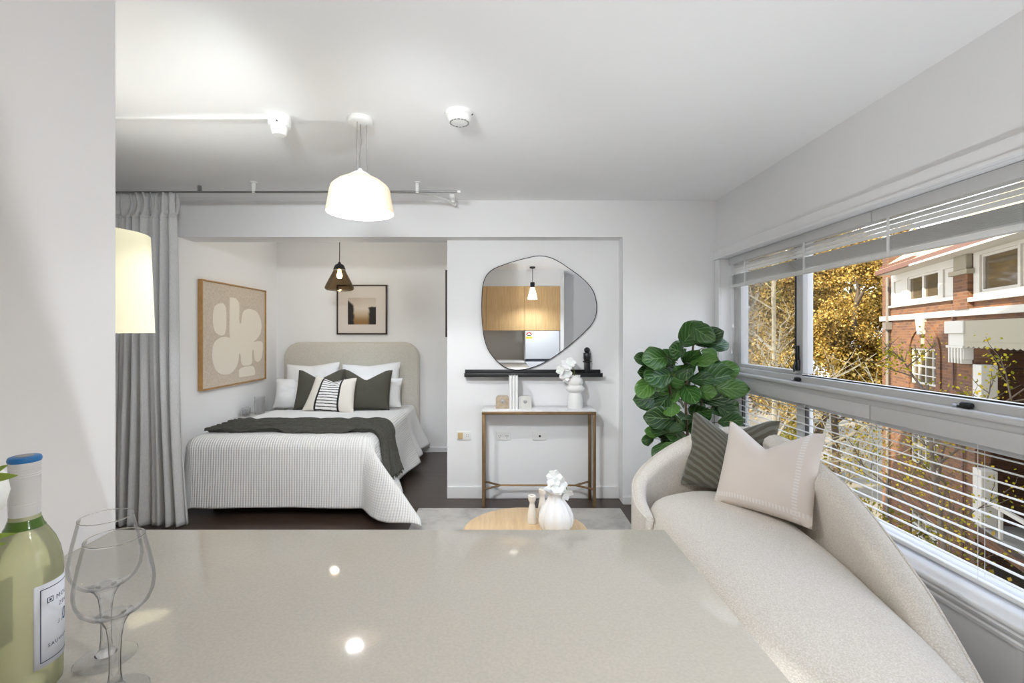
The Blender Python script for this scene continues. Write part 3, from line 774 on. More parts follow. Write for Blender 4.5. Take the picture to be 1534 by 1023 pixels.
def throw_f(u, v):
    """laid on the coverlet: u runs across the bed, v across the throw's width"""
    k = max(0, (u - .80) / .20)
    X = -2.335 + u * 1.68
    near = 3.675 + .015 * math.sin(u * 9) + .06 * k; far = 4.15 + .012 * math.sin(u * 13 + 1) - .12 * k
    Y = near + (far - near) * v
    e = .004; p = cov(X, Y); n_ = (cov(X + e, Y) - cov(X - e, Y)).cross(cov(X, Y + e) - cov(X, Y - e)).normalized()
    if n_.z < 0 and u < .8: n_ = -n_
    fold = .016 * math.sin(v * 40 + 3.2 * math.sin(u * 9) + 3 * noise.noise((u * 6, v * 2, 1))) + .014 * noise.noise((u * 14, v * 26, 4)) + .012 * k * math.sin(v * 17)
    return tuple(p + n_ * (.034 + fold + .01 * k))
t = thing('throw_blanket', (-1.70, 3.9, .60), 'charcoal green crinkled throw lying across the foot of the bed', 'throw')
bm = NB(); grid(bm, throw_f, 150, 60); solid(obj('throw_cloth', bm, 'throw', t, angle=80), .010, 0)
bm = NB()
for k in range(44):
    a = Vector(throw_f(1, k / 43)); tube(bm, [a, a + Vector((.006, -.002, -.022 - .006 * math.sin(k * 3)))], .0025, 4)
obj('fringe', bm, 'throw', t)

cushion('pillow', (.60, .46, .17), 'white_cotton', 'large white pillow upright against the headboard, behind the striped cushion', 'pillow', (-2.12, 5.17, .60), 0, R(16), R(-2.5), 'white pillows on the bed', .05, .05, 3, .06)
cushion('pillow', (.66, .46, .17), 'waffle' if False else 'white_cotton', 'large white pillow upright against the headboard, behind the plain green cushion on the window side', 'pillow', (-1.46, 5.17, .60), 0, R(16), R(-2.5), 'white pillows on the bed', .05, .05, 5, .06)
cushion('pillow', (.62, .32, .16), 'white_cotton', 'lower white pillow peeking out on the wall side of the green cushions', 'pillow', (-2.145, 5.00, .575), 0, R(14), 0, 'white pillows on the bed', 0, .05, 7, .05)
cushion('pillow', (.72, .32, .17), 'white_cotton', 'lower white pillow with ruffled end beside the headboard edge', 'pillow', (-1.44, 5.00, .580), R(3), R(14), 0, 'white pillows on the bed', 0, .05, 8, .16)
cushion('cushion', (.50, .43, .15), 'green_linen', 'dark green linen cushion partly hidden behind the striped cushion', 'cushion', (-1.915, 4.84, .585), R(-2), R(20), R(-1), 'dark green cushions', .24, .05, 11, .04, .004)
cushion('cushion', (.50, .43, .15), 'green_linen', 'dark green linen cushion to the window side of the striped cushion', 'cushion', (-1.42, 4.83, .583), R(3), R(20), R(1), 'dark green cushions', .26, .05, 13, .04, .004)
cushion('cushion', (.44, .38, .14), 'stripe', 'cream cushion with black stripes in front of the green cushions', 'cushion', (-1.755, 4.70, .585), R(-4), R(26), R(3), None, .14, .05, 15, .03, flare=.05)

# bedside table and glassware
t = thing('bedside_table', (-2.53, 4.72, 0), 'narrow walnut edged bedside table squeezed between bed and wall', 'bedside table')
bm = NB(); box(bm, (-2.612, 4.44, .525), (-2.44, 4.98, .545), .006); obj('table_top', bm, 'walnut', t)
bm = NB(); box(bm, (-2.606, 4.452, .546), (-2.446, 4.968, .552), .002); obj('glass_top', bm, 'grey_splash', t)
bm = NB(); box(bm, (-2.608, 4.45, .36), (-2.446, 4.97, .524), .004); obj('drawer', bm, 'walnut', t)
for x in (-2.595, -2.46):
    for y in (4.47, 4.95):
        bm = NB(); box(bm, (x - .012, y - .012, 0), (x + .012, y + .012, .36), .003); obj('leg', bm, 'walnut', t)
t = thing('carafe', (-2.49, 4.80, .552), 'cut crystal carafe on the bedside table', 'carafe')
c = Vector(t.location)
bm = NB(); lathe(bm, [(0, .0), (.044, 0), (.048, .01), (.048, .13), (.046, .15), (.050, .175), (.046, .175), (.042, .15), (.042, .014), (0, .012)], c, 24, lambda a, z: 1 + .035 * math.cos(12 * a + z * 180)); obj('carafe_body', bm, 'glass', t)
t = thing('tumbler', (-2.55, 4.66, .552), 'low clear glass tumbler beside the carafe', 'tumbler')
c = Vector(t.location)
bm = NB(); lathe(bm, [(0, .0), (.034, 0), (.038, .085), (.035, .085), (.031, .012), (0, .010)], c, 28); obj('tumbler_body', bm, 'glass', t)

# ------------------------------------------------------------------ pictures
t = thing('framed_picture', (XBL + .02, 4.57, 1.36), 'oak framed beige canvas with cream rounded shapes, on the bedroom side wall', 'picture')
ya, yb, za, zb = 4.02, 5.115, .878, 1.846; fx = XBL + .042
bm = NB()
for a, c in (((ya, za), (ya + .012, zb)), ((yb - .012, za), (yb, zb)), ((ya + .012, za), (yb - .012, za + .012)), ((ya + .012, zb - .012), (yb - .012, zb))):
    box(bm, (XBL + .001, a[0], a[1]), (fx, c[0], c[1]), .002)
obj('frame', bm, 'frame_oak', t)
bm = NB(); box(bm, (XBL + .001, ya + .014, za + .014), (fx - .012, yb - .014, zb - .014)); obj('canvas', bm, 'canvas', t, False)
def blob(pts, n=6): return [(p.x, p.y) for p in spline([(a, b, 0) for a, b in pts], n, True)]
def art(px, py):      # position inside the picture, 0..1 from its own corner
    return (ya + px * (yb - ya), za + (1 - py) * (zb - za))
shapes = [
    [(.15, .38), (.165, .22), (.24, .17), (.30, .17), (.335, .24), (.335, .42), (.31, .51), (.25, .52), (.18, .48)],
    [(.385, .13), (.39, .09), (.47, .09), (.525, .13), (.535, .18), (.532, .34), (.55, .385), (.565, .36), (.585, .26), (.64, .21), (.73, .20), (.84, .23), (.91, .33), (.92, .44), (.88, .53), (.78, .60), (.68, .62), (.63, .60), (.59, .62), (.545, .66), (.46, .62), (.42, .58), (.385, .53)],
    [(.14, .72), (.16, .61), (.24, .55), (.34, .54), (.46, .58), (.60, .60), (.74, .605), (.90, .60), (.945, .63), (.945, .72), (.92, .82), (.86, .86), (.80, .83), (.78, .72), (.765, .70), (.75, .74), (.745, .86), (.70, .89), (.60, .885), (.565, .84), (.555, .76), (.53, .74), (.52, .82), (.48, .90), (.40, .955), (.30, .96), (.21, .92), (.155, .83)],
    [(.53, .93), (.60, .905), (.75, .905), (.79, .94), (.80, 1.0), (.78, 1.02), (.62, 1.02), (.535, 1.015), (.53, .98)]]
for s in shapes:
    bm = NB(); s2 = [(a, .055 + b * .86) for a, b in s]
    prism(bm, [art(a, c) for a, c in blob(s2, 5)], lambda a, c, d: (fx - .0119 + d, a, c), .0012 + .0004 * shapes.index(s)); obj('painted_shape', bm, 'canvas_shape', t, False)
t = thing('framed_picture', (-1.62, YB - .02, 1.65), 'dark framed sepia print in a wide mount above the bed', 'picture')
xa, xb, za, zb = -1.912, -1.330, 1.366, 1.940; yf = YB - .032
bm = NB()
for a, c in (((xa, za), (xa + .016, zb)), ((xb - .016, za), (xb, zb)), ((xa + .016, za), (xb - .016, za + .016)), ((xa + .016, zb - .016), (xb - .016, zb))):
    box(bm, (a[0], yf, a[1]), (c[0], YB - .001, c[1]), .002)
obj('frame', bm, 'frame_dark', t)
ia, ib, ja, jb = xa + .128, xb - .128, za + .115, za + .420
bm = NB(); holes_wall(bm, xa + .016, xb - .016, za + .016, zb - .016, [(ia, ib, ja, jb)], lambda a, c, d, e: box(bm, (a, yf + .008, d), (c, YB - .012, e))); obj('mount', bm, 'mount', t, False)
bm = NB(); grid(bm, lambda u, v: (ia + (ib - ia) * u, yf + .014, ja + (jb - ja) * v), 1, 1, lambda a, c: (a, c)); obj('print', bm, 'print', t, False)
t = thing('framed_picture', (XC0 - .015, 4.25, 1.63), 'dark framed picture seen edge on, on the side of the chimney wall', 'picture')
bm = NB(); box(bm, (XC0 - .027, 4.0, 1.345), (XC0 - .001, 4.5, 1.92), .003); obj('frame', bm, 'frame_dark', t)
bm = NB(); box(bm, (XC0 - .029, 4.03, 1.375), (XC0 - .026, 4.47, 1.89)); obj('mount', bm, 'mount', t, False)

# ------------------------------------------------------------------ mirror, ledge, sculpture
t = thing('wall_mirror', (.30, YN - .01, 1.06), 'large frameless pebble shaped mirror standing on the black ledge', 'mirror')
mo = [(560, 100), (620, 112), (680, 142), (740, 182), (800, 225), (850, 270), (890, 325), (908, 385), (912, 430), (905, 485), (880, 535), (840, 580), (780, 635), (700, 700), (620, 755), (540, 797), (470, 820), (410, 827), (360, 822), (310, 800), (260, 755), (220, 700), (195, 630), (183, 550), (178, 470), (178, 390), (182, 310), (195, 250), (220, 210), (260, 180), (330, 152), (400, 130), (470, 112), (520, 102)]
ym = YN - .022
def m2(px, py): v = at(680 + px / 4.264, 360 + py / 4.264, ym); return (v.x, v.z)
mp = [m2(*q) for q in mo]
mp = [(p.x, p.y) for p in spline([(a, c, 0) for a, c in mp], 4, True)]
bm = NB(); prism(bm, mp, lambda a, c, d: (a, ym + d, c), .005); obj('mirror_glass', bm, 'mirror', t, False)
cxm = sum(a for a, c in mp) / len(mp); czm = sum(c for a, c in mp) / len(mp)
bm = NB(); prism(bm, [(cxm + (a - cxm) * .97, czm + (c - czm) * .97) for a, c in mp], lambda a, c, d: (a, ym + .005 + d, c), .014); obj('backing', bm, 'black', t, False)
bm = NB(); P = [Vector((a, ym + .001, c)) for a, c in mp]; P.append(P[0]); tube(bm, P, .0032, 6, False); obj('edge_rim', bm, 'black', t)
t = thing('picture_ledge', (.26, YN, 1.04), 'long black picture ledge on the wall under the mirror', 'wall shelf')
x0, x1 = -.308, .822
bm = NB(); box(bm, (x0, YN - .095, 1.020), (x1, YN - .001, 1.034), .001); obj('shelf_board', bm, 'black', t)
bm = NB(); box(bm, (x0, YN - .097, 1.020), (x1, YN - .084, 1.052), .001); obj('front_lip', bm, 'black', t)
bm = NB(); box(bm, (x0, YN - .014, 1.034), (x1 - .002, YN - .001, 1.075), .001); obj('back_rail', bm, 'black', t)
t = thing('sculpture', (.703, YN - .045, 1.034), 'small black totem ornament topped by a ball, on the ledge', 'ornament')
c = Vector(t.location)
bm = NB(); box(bm, c + Vector((-.023, -.022, 0)), c + Vector((.023, .022, .105)), .004); obj('pedestal', bm, 'black_sculpt', t)
bm = NB(); lathe(bm, [(0, .105), (.034, .105), (.037, .110), (.034, .116), (0, .116)], c, 28); obj('disc', bm, 'black_sculpt', t)
bm = NB(); lathe(bm, [(0, .116), (.024, .116), (.027, .124), (.031, .136), (.031, .180), (.029, .183), (0, .183)], c, 28); obj('cup', bm, 'black_sculpt', t)
bm = NB(); ball(bm, c + Vector((0, 0, .204)), .0245, 24, 16); obj('ball', bm, 'black_sculpt', t)

# ------------------------------------------------------------------ console table and things on it
t = thing('console_table', (.30, 3.78, 0), 'slim brass console table with white marble top under the mirror', 'console table')
cx0, cx1, cy0, cy1 = -.158, .738, 3.660, 3.888; zt = .762
bm = NB(); box(bm, (cx0, cy0, zt), (cx1, cy1, .778), .002); obj('marble_top', bm, 'marble', t)
bm = NB()
for a, c in (((cx0, cy0 + .002), (cx1, cy0 + .026)), ((cx0, cy1 - .026), (cx1, cy1 - .002)), ((cx0, cy0 + .026), (cx0 + .024, cy1 - .026)), ((cx1 - .024, cy0 + .026), (cx1, cy1 - .026))):
    box(bm, (a[0], a[1], zt - .024), (c[0], c[1], zt - .001), .002)
obj('top_frame', bm, 'bronze', t)
for x in (cx0 + .012, cx1 - .012):
    for y in (cy0 + .014, cy1 - .014):
        bm = NB(); box(bm, (x - .0115, y - .0115, 0), (x + .0115, y + .0115, zt - .0245), .002); obj('leg', bm, 'bronze', t)
ym_ = (cy0 + cy1) / 2
bm = NB()
for x, xi in ((cx0 + .012, cx0 + .145), (cx1 - .012, cx1 - .145)):
    for y in (cy0 + .014, cy1 - .014): tube(bm, [(x, y, .150), (xi, ym_, .150)], .0085, 8)
tube(bm, [(cx0 + .145, ym_, .150), (cx1 - .145, ym_, .150)], .0085, 8)
obj('stretcher', bm, 'bronze', t)

bk = [(.0675, 'white book standing closest to the amber bookend'), (.0915, 'white book standing between two others on the console'), (.1155, 'white book standing closest to the clear bookend')]
proto = None
for i, (x, lab) in enumerate(bk):
    if proto is None:
        proto = thing('book', (x, 3.735, .778), lab, 'book', 'white books on the console')
        bm = NB()
        box(bm, (-.0105, -.052, 0), (-.0085, .10, .262), .0006); box(bm, (.0085, -.052, 0), (.0105, .10, .262), .0006)
        def sp(u, v):
            a = PI * u; return (-.0105 * math.cos(a), -.052 - .006 * math.sin(a), .262 * v)
        grid(bm, sp, 10, 1); obj('cover', bm, 'paper', proto, local=True)
        bm = NB(); box(bm, (-.0084, -.050, .003), (.0084, .096, .257)); obj('pages', bm, 'pages', proto, False, local=True)
    else:
        o = copy_tree(proto); o.location.x = x; o['label'] = lab
def bookend(loc, mat, label, flip):
    t = thing('bookend', loc, label, 'bookend', 'stone bookends')
    bm = NB(); w, h, r = .104, .100, .022
    pts = [(0, 0), (w, 0)] + [(w - r + r * math.cos(a), h - r + r * math.sin(a)) for a in [PI / 2 * k / 8 for k in range(9)]] + [(r - r * math.sin(a), h - r + r * math.cos(a)) for a in [PI / 2 * k / 8 for k in range(9)]]
    n = 20; hole = [(w * .52 + .016 * math.cos(2 * PI * k / n), h * .55 + .016 * math.sin(2 * PI * k / n)) for k in range(n)]
    fv = [bm.verts.new((a, 0, c)) for a, c in pts]; hv = [bm.verts.new((a, 0, c)) for a, c in hole]
    ed = [bm.edges.new((fv[k], fv[(k + 1) % len(fv)])) for k in range(len(fv))] + [bm.edges.new((hv[k], hv[(k + 1) % n])) for k in range(n)]
    bmesh.ops.triangle_fill(bm, use_beauty=True, edges=ed)
    g = bmesh.ops.extrude_face_region(bm, geom=list(bm.faces)); bmesh.ops.translate(bm, verts=[v for v in g['geom'] if isinstance(v, bmesh.types.BMVert)], vec=(0, .05, 0))
    o = obj('block', bm, mat, t, local=True)
    return t
bookend((-.049, 3.72, .778), 'amber', 'amber toned stone bookend with round hole, left of the white books', False)
bookend((.131, 3.72, .778), 'agate', 'clear crystal bookend with round hole, right of the white books', True)
def petal_flower(bm, c, r, nrm, seed, n=5):
    rnd = random.Random(seed); nrm = Vector(nrm).normalized(); q = nrm.to_track_quat('Z', 'Y')
    for k in range(n):
        a = 2 * PI * k / n + rnd.uniform(-.2, .2); w = r * rnd.uniform(.42, .55); cu = rnd.uniform(.2, .6)
        def f(u, v):
            l = v; ww = w * math.sin(PI * min(1, .12 + .88 * v)) ** .6
            x = r * l; y = (u - .5) * 2 * ww; z = r * cu * l * l - .25 * r * (u - .5) ** 2 + .02 * r * math.sin(9 * u + k)
            p = Vector((x * math.cos(a) - y * math.sin(a), x * math.sin(a) + y * math.cos(a), z)); return tuple(Vector(c) + q @ p)
        grid(bm, f, 6, 6)
t = thing('vase', (.588, 3.762, .778), 'tall white bubble shaped vase on the marble console', 'vase')
c = Vector(t.location)
bm = NB(); lathe(bm, [(0, 0), (.058, 0), (.062, .006), (.062, .05), (.058, .09), (.049, .118), (.046, .124), (.058, .132), (.072, .142), (.077, .155), (.072, .170), (.060, .180), (.053, .184), (.058, .190), (.064, .203), (.063, .222), (.055, .236), (.045, .243), (.042, .250), (.043, .262), (.040, .262), (.038, .248), (.03, .235), (0, .23)], c, 48); obj('vase_body', bm, 'ceramic', t)
t = thing('orchid_stem', (.588, 3.762, .98), 'white orchid bloom on a green stem leaning out of the bubble vase', 'flower')
bm = NB(); tube(bm, spline([(.588, 3.762, 1.0), (.584, 3.755, 1.06), (.565, 3.745, 1.105), (.53, 3.735, 1.125)], 5), .003, 6); tube(bm, spline([(.588, 3.765, 1.0), (.578, 3.76, 1.05), (.545, 3.745, 1.075), (.50, 3.735, 1.07)], 5), .0025, 6); obj('stem', bm, 'stem', t)
for k, (q, r, nn) in enumerate((((.520, 3.725, 1.125), .058, (-.3, -1, .3)), ((.470, 3.72, 1.085), .045, (-.8, -.8, .1)), ((.505, 3.72, 1.055), .058, (-.3, -1, -.2)), ((.545, 3.722, 1.145), .045, (.2, -1, .5)), ((.515, 3.72, 1.01), .035, (-.1, -.9, -.6)))):
    bm = NB(); petal_flower(bm, q, r, nn, k); obj('bloom', bm, 'petal', t, angle=80)

# wall plates
def plate(x, label, kind):
    t = thing('wall_plate', (x, YN - .004, .523), label, 'socket' if kind != 'switch' else 'switch', 'wall plates under the mirror')
    w, h = .058, .037
    bm = NB(); box(bm, (x - w, YN - .009, .523 - h), (x + w, YN - .0005, .523 + h), .003); obj('cover_plate', bm, 'white_plastic', t)
    if kind == 'gpo':
        for sx in (-.030, .030):
            bm = NB()
            for dx, dz, a in ((-.008, .002, .5), (.008, .002, -.5), (0, -.014, 0)):
                obox(bm, (x + sx + dx, YN - .0092, .520 + dz), (.003, .001, .010), Matrix.Rotation(a, 3, 'Y'))
            obj('pin_slots', bm, 'dark_slot', t)
        for sx in (-.014, .014):
            bm = NB(); box(bm, (x + sx - .006, YN - .012, .541), (x + sx + .006, YN - .008, .553), .002); obj('rocker', bm, 'white_plastic', t)
    elif kind == 'tv':
        bm = NB(); lathe(bm, [(0, 0), (.008, 0), (.008, .006), (.004, .007), (0, .007)], seg=16); bmesh.ops.rotate(bm, verts=bm.verts, matrix=Matrix.Rotation(PI / 2, 3, 'X')); bmesh.ops.translate(bm, verts=bm.verts, vec=(x + .004, YN - .0085, .520)); obj('aerial_socket', bm, 'dark_slot', t)
    else:
        bm = NB(); box(bm, (x - .050, YN - .016, .495), (x - .008, YN - .008, .551), .004); obj('beige_insert', bm, 'beige_wool', t)
        bm = NB()
        for dz in (-.012, .004): box(bm, (x + .020, YN - .0096, .523 + dz), (x + .023, YN - .008, .531 + dz)); box(bm, (x + .034, YN - .0096, .523 + dz), (x + .037, YN - .008, .531 + dz))
        obj('pin_slots', bm, 'dark_slot', t)
plate(-.318, 'white wall plate with a beige insert, left of the console table', 'switch')
plate(.012, 'white double power point behind the console table', 'gpo')
plate(.312, 'white aerial plate with one dark socket behind the console', 'tv')

# ------------------------------------------------------------------ rug, coffee table, vases
bm = NB(); box(bm, (-.652, 1.75, .001), (.925, 3.655, .011), .003)
tag(obj('rug', bm, 'rug'), 'pale grey beige distressed rug on the dark floorboards', 'rug')
t = thing('coffee_table', (.12, 2.364, 0), 'round light ash coffee table on the rug', 'coffee table')
c = Vector(t.location)
bm = NB(); lathe(bm, [(0, .345), (.30, .345), (.318, .352), (.322, .362), (.318, .374), (.308, .380), (0, .380)], c, 64); obj('table_top', bm, 'ash', t)
bm = NB(); lathe(bm, [(0, .0111), (.19, .0111), (.19, .03), (.15, .06), (.14, .18), (.15, .30), (.20, .3449), (0, .3449)], c, 48); obj('pedestal', bm, 'ash', t)
t = thing('vase', (.270, 2.345, .3805), 'white ribbed gourd shaped vase on the round coffee table', 'vase')
c = Vector(t.location)
gm = lambda a, z: 1 + .11 * (abs(math.cos(4.5 * a + .5)) - .6) * min(1, max(0, (.235 - z) / .10))
bm = NB(); lathe(bm, [(0, 0), (.045, 0), (.066, .012), (.081, .035), (.087, .065), (.082, .095), (.068, .125), (.050, .150), (.040, .170), (.038, .185), (.044, .200), (.058, .210), (.060, .214), (.054, .213), (.040, .203), (.034, .188), (.034, .15), (0, .14)], c, 90, gm); obj('vase_body', bm, 'ceramic_gloss', t, angle=60)
t = thing('flower_stem', (.270, 2.345, .55), 'white flower head with drooping petals in the gourd vase', 'flower')
bm = NB(); tube(bm, spline([(.27, 2.345, .54), (.275, 2.34, .60), (.268, 2.335, .64)], 5), .003, 6); tube(bm, spline([(.28, 2.345, .55), (.315, 2.335, .61), (.328, 2.33, .58)], 5), .0025, 6); obj('stem', bm, 'stem', t)
for k, (q, r, nn) in enumerate((((.262, 2.33, .655), .042, (-.2, -1, .3)), ((.285, 2.325, .625), .040, (.3, -1, .2)), ((.250, 2.33, .625), .030, (-.6, -.8, .2)), ((.318, 2.325, .575), .036, (.6, -.8, -.6)), ((.275, 2.315, .605), .034, (0, -1, .6)))):
    bm = NB(); petal_flower(bm, q, r, nn, k + 20, 6); obj('bloom', bm, 'petal', t, angle=80)
for (x, y, lab, k) in ((.158, 2.456, 'off white stone candle holder standing clear of the gourd vase', 1.0), (.222, 2.56, 'off white stone candle holder tucked behind the gourd vase', 1.0)):
    t = thing('candle_holder', (x, y, .3805), lab, 'candle holder', 'stone candle holders')
    c = Vector(t.location)
    bm = NB(); lathe(bm, [(0, 0), (.025, 0), (.026, .004), (.023, .05), (.017, .085), (.0125, .100), (.0135, .108), (.019, .118), (.0205, .124), (.0205, .142), (.018, .144), (.012, .143), (.012, .128), (0, .127)], c, 32); obj('holder_body', bm, 'travertine', t)

# ------------------------------------------------------------------ floor lamp
t = thing('floor_lamp', (-1.665, 1.9, 0), 'floor lamp with a lit white shade peeking past the partition', 'floor lamp')
c = Vector(t.location)
bm = NB(); lathe(bm, [(0, 0), (.14, 0), (.14, .012), (.02, .022), (0, .022)], c, 36); obj('base', bm, 'black', t)
bm = NB(); tube(bm, [c + Vector((0, 0, .02)), c + Vector((0, 0, 1.46))], .010, 12); obj('pole', bm, 'black', t)
bm = NB(); lathe(bm, [(.205, 1.376), (.190, 1.785), (.187, 1.785), (.202, 1.376)], c, 64, close=True); obj('lamp_shade', bm, 'shade_lit', t)
bm = NB(); ball(bm, c + Vector((0, 0, 1.52)), .03); obj('bulb', bm, 'bulb', t)

# ------------------------------------------------------------------ kitchen bench and things on it
ZT = .91
bm = NB(); box(bm, (XP + .001, .30, ZT - .022), (.384, YP, ZT), .002); t = obj('worktop', bm, 'counter'); tag(t, 'pale stone kitchen worktop filling the foreground', 'worktop')
for i, (x0, x1, lab) in enumerate(((XP + .002, -.28, 'white base cabinet under the worktop, against the partition'), (-.278, .352, 'white base cabinet under the open end of the worktop'))):
    t = thing('base_cabinet', ((x0 + x1) / 2, .65, 0), lab, 'cabinet', 'base cabinets under the worktop')
    bm = NB(); box(bm, (x0, .36, .0), (x1, 1.0, ZT - .0225), .002); obj('carcass', bm, 'white_gloss', t)
    bm = NB(); box(bm, (x0 + .003, .342, .10), (x1 - .003, .3595, ZT - .03), .002); obj('door', bm, 'white_gloss', t)
    hb_ = NB(); box(hb_, (x0 + .06, .325, ZT - .12), (x0 + .20, .3415, ZT - .105), .003); obj('handle', hb_, 'grey_metal', t)

t = thing('wine_bottle', (-.623, .61, ZT), 'pale green white wine bottle with blue topped capsule on the worktop', 'bottle')
c = Vector(t.location)
bm = NB(); lathe(bm, [(0, .006), (.020, .003), (.033, 0), (.0370, .005), (.0375, .02), (.0375, .150), (.0370, .163), (.0345, .178), (.030, .192), (.0235, .205), (.0180, .214), (.0158, .222), (.0150, .232), (.0148, .262), (0, .262)], c, 64); obj('bottle_glass', bm, 'wine', t)
bm = NB(); lathe(bm, [(.0206, .2112), (.0186, .2142), (.0164, .2215), (.0158, .2225)], c, 48); obj('neck_band', bm, 'neck_green', t)
bm = NB(); lathe(bm, [(.0151, .222), (.0156, .232), (.0156, .290), (.0160, .291), (.0160, .2985)], c, 48)
for z in (.2885, .2815, .2785, .243): lathe(bm, [(.0156, z - .0006), (.0160, z), (.0156, z + .0006)], c, 40)
cap = obj('capsule', bm, 'silver_cap', t)
bm = NB(); lathe(bm, [(.0162, .2965), (.0168, .2985), (.0168, .3005), (.0158, .3030), (.0135, .3038), (0, .3038)], c, 48); obj('capsule_top', bm, 'blue_cap', cap)
bm = NB(); lathe(bm, [(0, .3039), (.0095, .3039), (.0095, .3042), (0, .3043)], c, 28); obj('capsule_disc', bm, 'grey_metal', cap)
RB = .0376
def wrap(bm, a0, z0, r): 
    for v in bm.verts:
        x, y, z = v.co; a = a0 + x / RB; rr = r + z; v.co = (c.x + rr * math.cos(a), c.y + rr * math.sin(a), c.z + z0 + y)
A0 = R(-33); AL = R(140) * RB; LZ0, LZ1 = .036, .142
bm = NB(); V = grid(bm, lambda u, v: (AL * u, LZ0 + (LZ1 - LZ0) * v, 0), 40, 2); wrap(bm, A0, 0, RB + .0002); lab_ = solid(obj('front_label', bm, 'label', t), .0003, 1)
bm = NB()
def strip(x0, y0, x1, y1): grid(bm, lambda u, v: (x0 + (x1 - x0) * u, y0 + (y1 - y0) * v, 0), 30 if x1 - x0 > .01 else 1, 1)
e = .0062; w = .0011
strip(e, LZ0 + e, AL - e, LZ0 + e + w); strip(e, LZ1 - e - w, AL - e, LZ1 - e); strip(e, LZ0 + e, e + w, LZ1 - e); strip(AL - e - w, LZ0 + e, AL - e, LZ1 - e)
strip(.0135, LZ1 - .0205, .0135 + .0075, LZ1 - .0195); strip(.0135, LZ1 - .0265, .0210, LZ1 - .0255); strip(.0135, LZ1 - .0265, .0145, LZ1 - .0195); strip(.0200, LZ1 - .0265, .0210, LZ1 - .0195); strip(.0160, LZ1 - .0245, .0185, LZ1 - .0215)
wrap(bm, A0, 0, RB + .0007); obj('label_border', bm, 'ink', lab_, False)
def words(txt, x, y, size, mat, shear=0.0, name='label_text', stretch=1.0):
    cu = bpy.data.curves.new('txt', 'FONT'); cu.body = txt; cu.size = size; cu.resolution_u = 2; cu.shear = shear; cu.space_character = 1.25
    o = bpy.data.objects.new('txt', cu); COL.objects.link(o)
    dg = bpy.context.evaluated_depsgraph_get(); me = bpy.data.meshes.new_from_object(o.evaluated_get(dg))
    bm = NB(); bm.from_mesh(me); bpy.data.objects.remove(o); bpy.data.curves.remove(cu); bpy.data.meshes.remove(me)
    bmesh.ops.subdivide_edges(bm, edges=[q for q in bm.edges if q.calc_length() > .004], cuts=2)
    for v in bm.verts: v.co = (v.co.x * stretch + x, v.co.y + y, 0)
    wrap(bm, A0, 0, RB + .0008); return obj(name, bm, mat, lab_, False, recalc=False)
words('MOU', .0245, LZ1 - .0268, .0088, 'ink'); words('ZEA', .0285, LZ1 - .0375, .0078, 'ink')
words('0', .0350, LZ1 - .0610, .0240, 'ink_blue'); words('S a', .0265, LZ1 - .0600, .0066, 'ink', .4)
words('SAUVIGN', .0140, LZ0 + .0225, .0066, 'ink')
bm = NB(); grid(bm, lambda u, v: (R(75) * RB * (u - .5), .050 + .088 * v, 0), 24, 2); wrap(bm, R(190), 0, RB + .0002); solid(obj('back_label', bm, 'neck_green', t), .0003, 1)

def wineglass(x, y, label):
    t = thing('wine_glass', (x, y, ZT), label, 'wine glass', 'wine glasses by the bottle'); c = Vector(t.location)
    bm = NB(); lathe(bm, [(.006, .1035), (.018, .1050), (.029, .1090), (.0365, .1165), (.0410, .1275), (.0425, .139), (.0415, .152), (.0375, .174), (.0315, .201)], c, 64); bw = obj('bowl', bm, 'bowl_glass', t)
    bm = NB(); lathe(bm, [(.0312, .2005), (.0317, .2005), (.0319, .2015), (.0315, .2022), (.0311, .2015)], c, 64, close=True); obj('rim', bm, 'glass', bw)
    bm = NB(); lathe(bm, [(0, .1045), (.020, .1040), (.0145, .098), (.0095, .088), (.0072, .072), (.0062, .050), (.0064, .028), (.0080, .014), (.013, .0068), (0, .006)], c, 28); obj('stem', bm, 'stem_glass', t)
    bm = NB(); lathe(bm, [(.006, .0062), (.012, .0050), (.034, .0018), (.0365, .0012), (.0360, .0002), (.006, .0003)], c, 64, close=True); obj('foot', bm, 'bowl_glass', t)
wineglass(-.497, .600, 'stemmed wine glass standing nearer to the camera, clear of the bottle')
wineglass(-.566, .668, 'stemmed wine glass standing farther back, next to the partition wall')

t = thing('bud_vase', (-.72, .50, ZT), 'slim white bud vase at the edge of the worktop beside the wine bottle', 'vase')
c = Vector(t.location)
bm = NB(); lathe(bm, [(0, 0), (.03, 0), (.034, .01), (.034, .06), (.02, .11), (.012, .15), (.014, .17), (.011, .17), (.009, .15), (0, .14)], c, 32); obj('vase_body', bm, 'ceramic', t)
t = thing('tulip', (-.72, .50, ZT + .15), 'white tulip with pale green leaves leaning in front of the wine bottle', 'flower')
bm = NB(); tube(bm, spline([(-.72, .50, ZT + .145), (-.70, .505, ZT + .20), (-.66, .515, ZT + .225), (-.625, .53, ZT + .245)], 6), .003, 8); obj('stem', bm, 'stem', t)
bm = NB(); lathe(bm, [(0, .0), (.018, .004), (.030, .016), (.034, .034), (.031, .052), (.026, .062), (.022, .060), (.028, .034), (.02, .012), (0, .01)], (-.609, .532, ZT + .243), 24, lambda a, z: 1 + .06 * math.cos(6 * a) * z / .06); obj('bloom', bm, 'petal', t)
def blade(bm, p0, p1, w, bend):
    p0, p1 = Vector(p0), Vector(p1); d = p1 - p0; s = d.cross(Vector((.7, -.7, .3))).normalized()
    def f(u, v):
        ww = w * math.sin(PI * min(1, .10 + .9 * v)) ** .8
        return tuple(p0 + d * v + s * (u - .5) * 2 * ww + Vector((0, 0, bend * math.sin(PI * v))) + Vector((.5, -.5, 0)) * (-.4 * abs(u - .5) * ww))
    grid(bm, f, 6, 14)
M['pale_leaf'] = plain('pale_green_leaf', (150, 178, 72), .45)
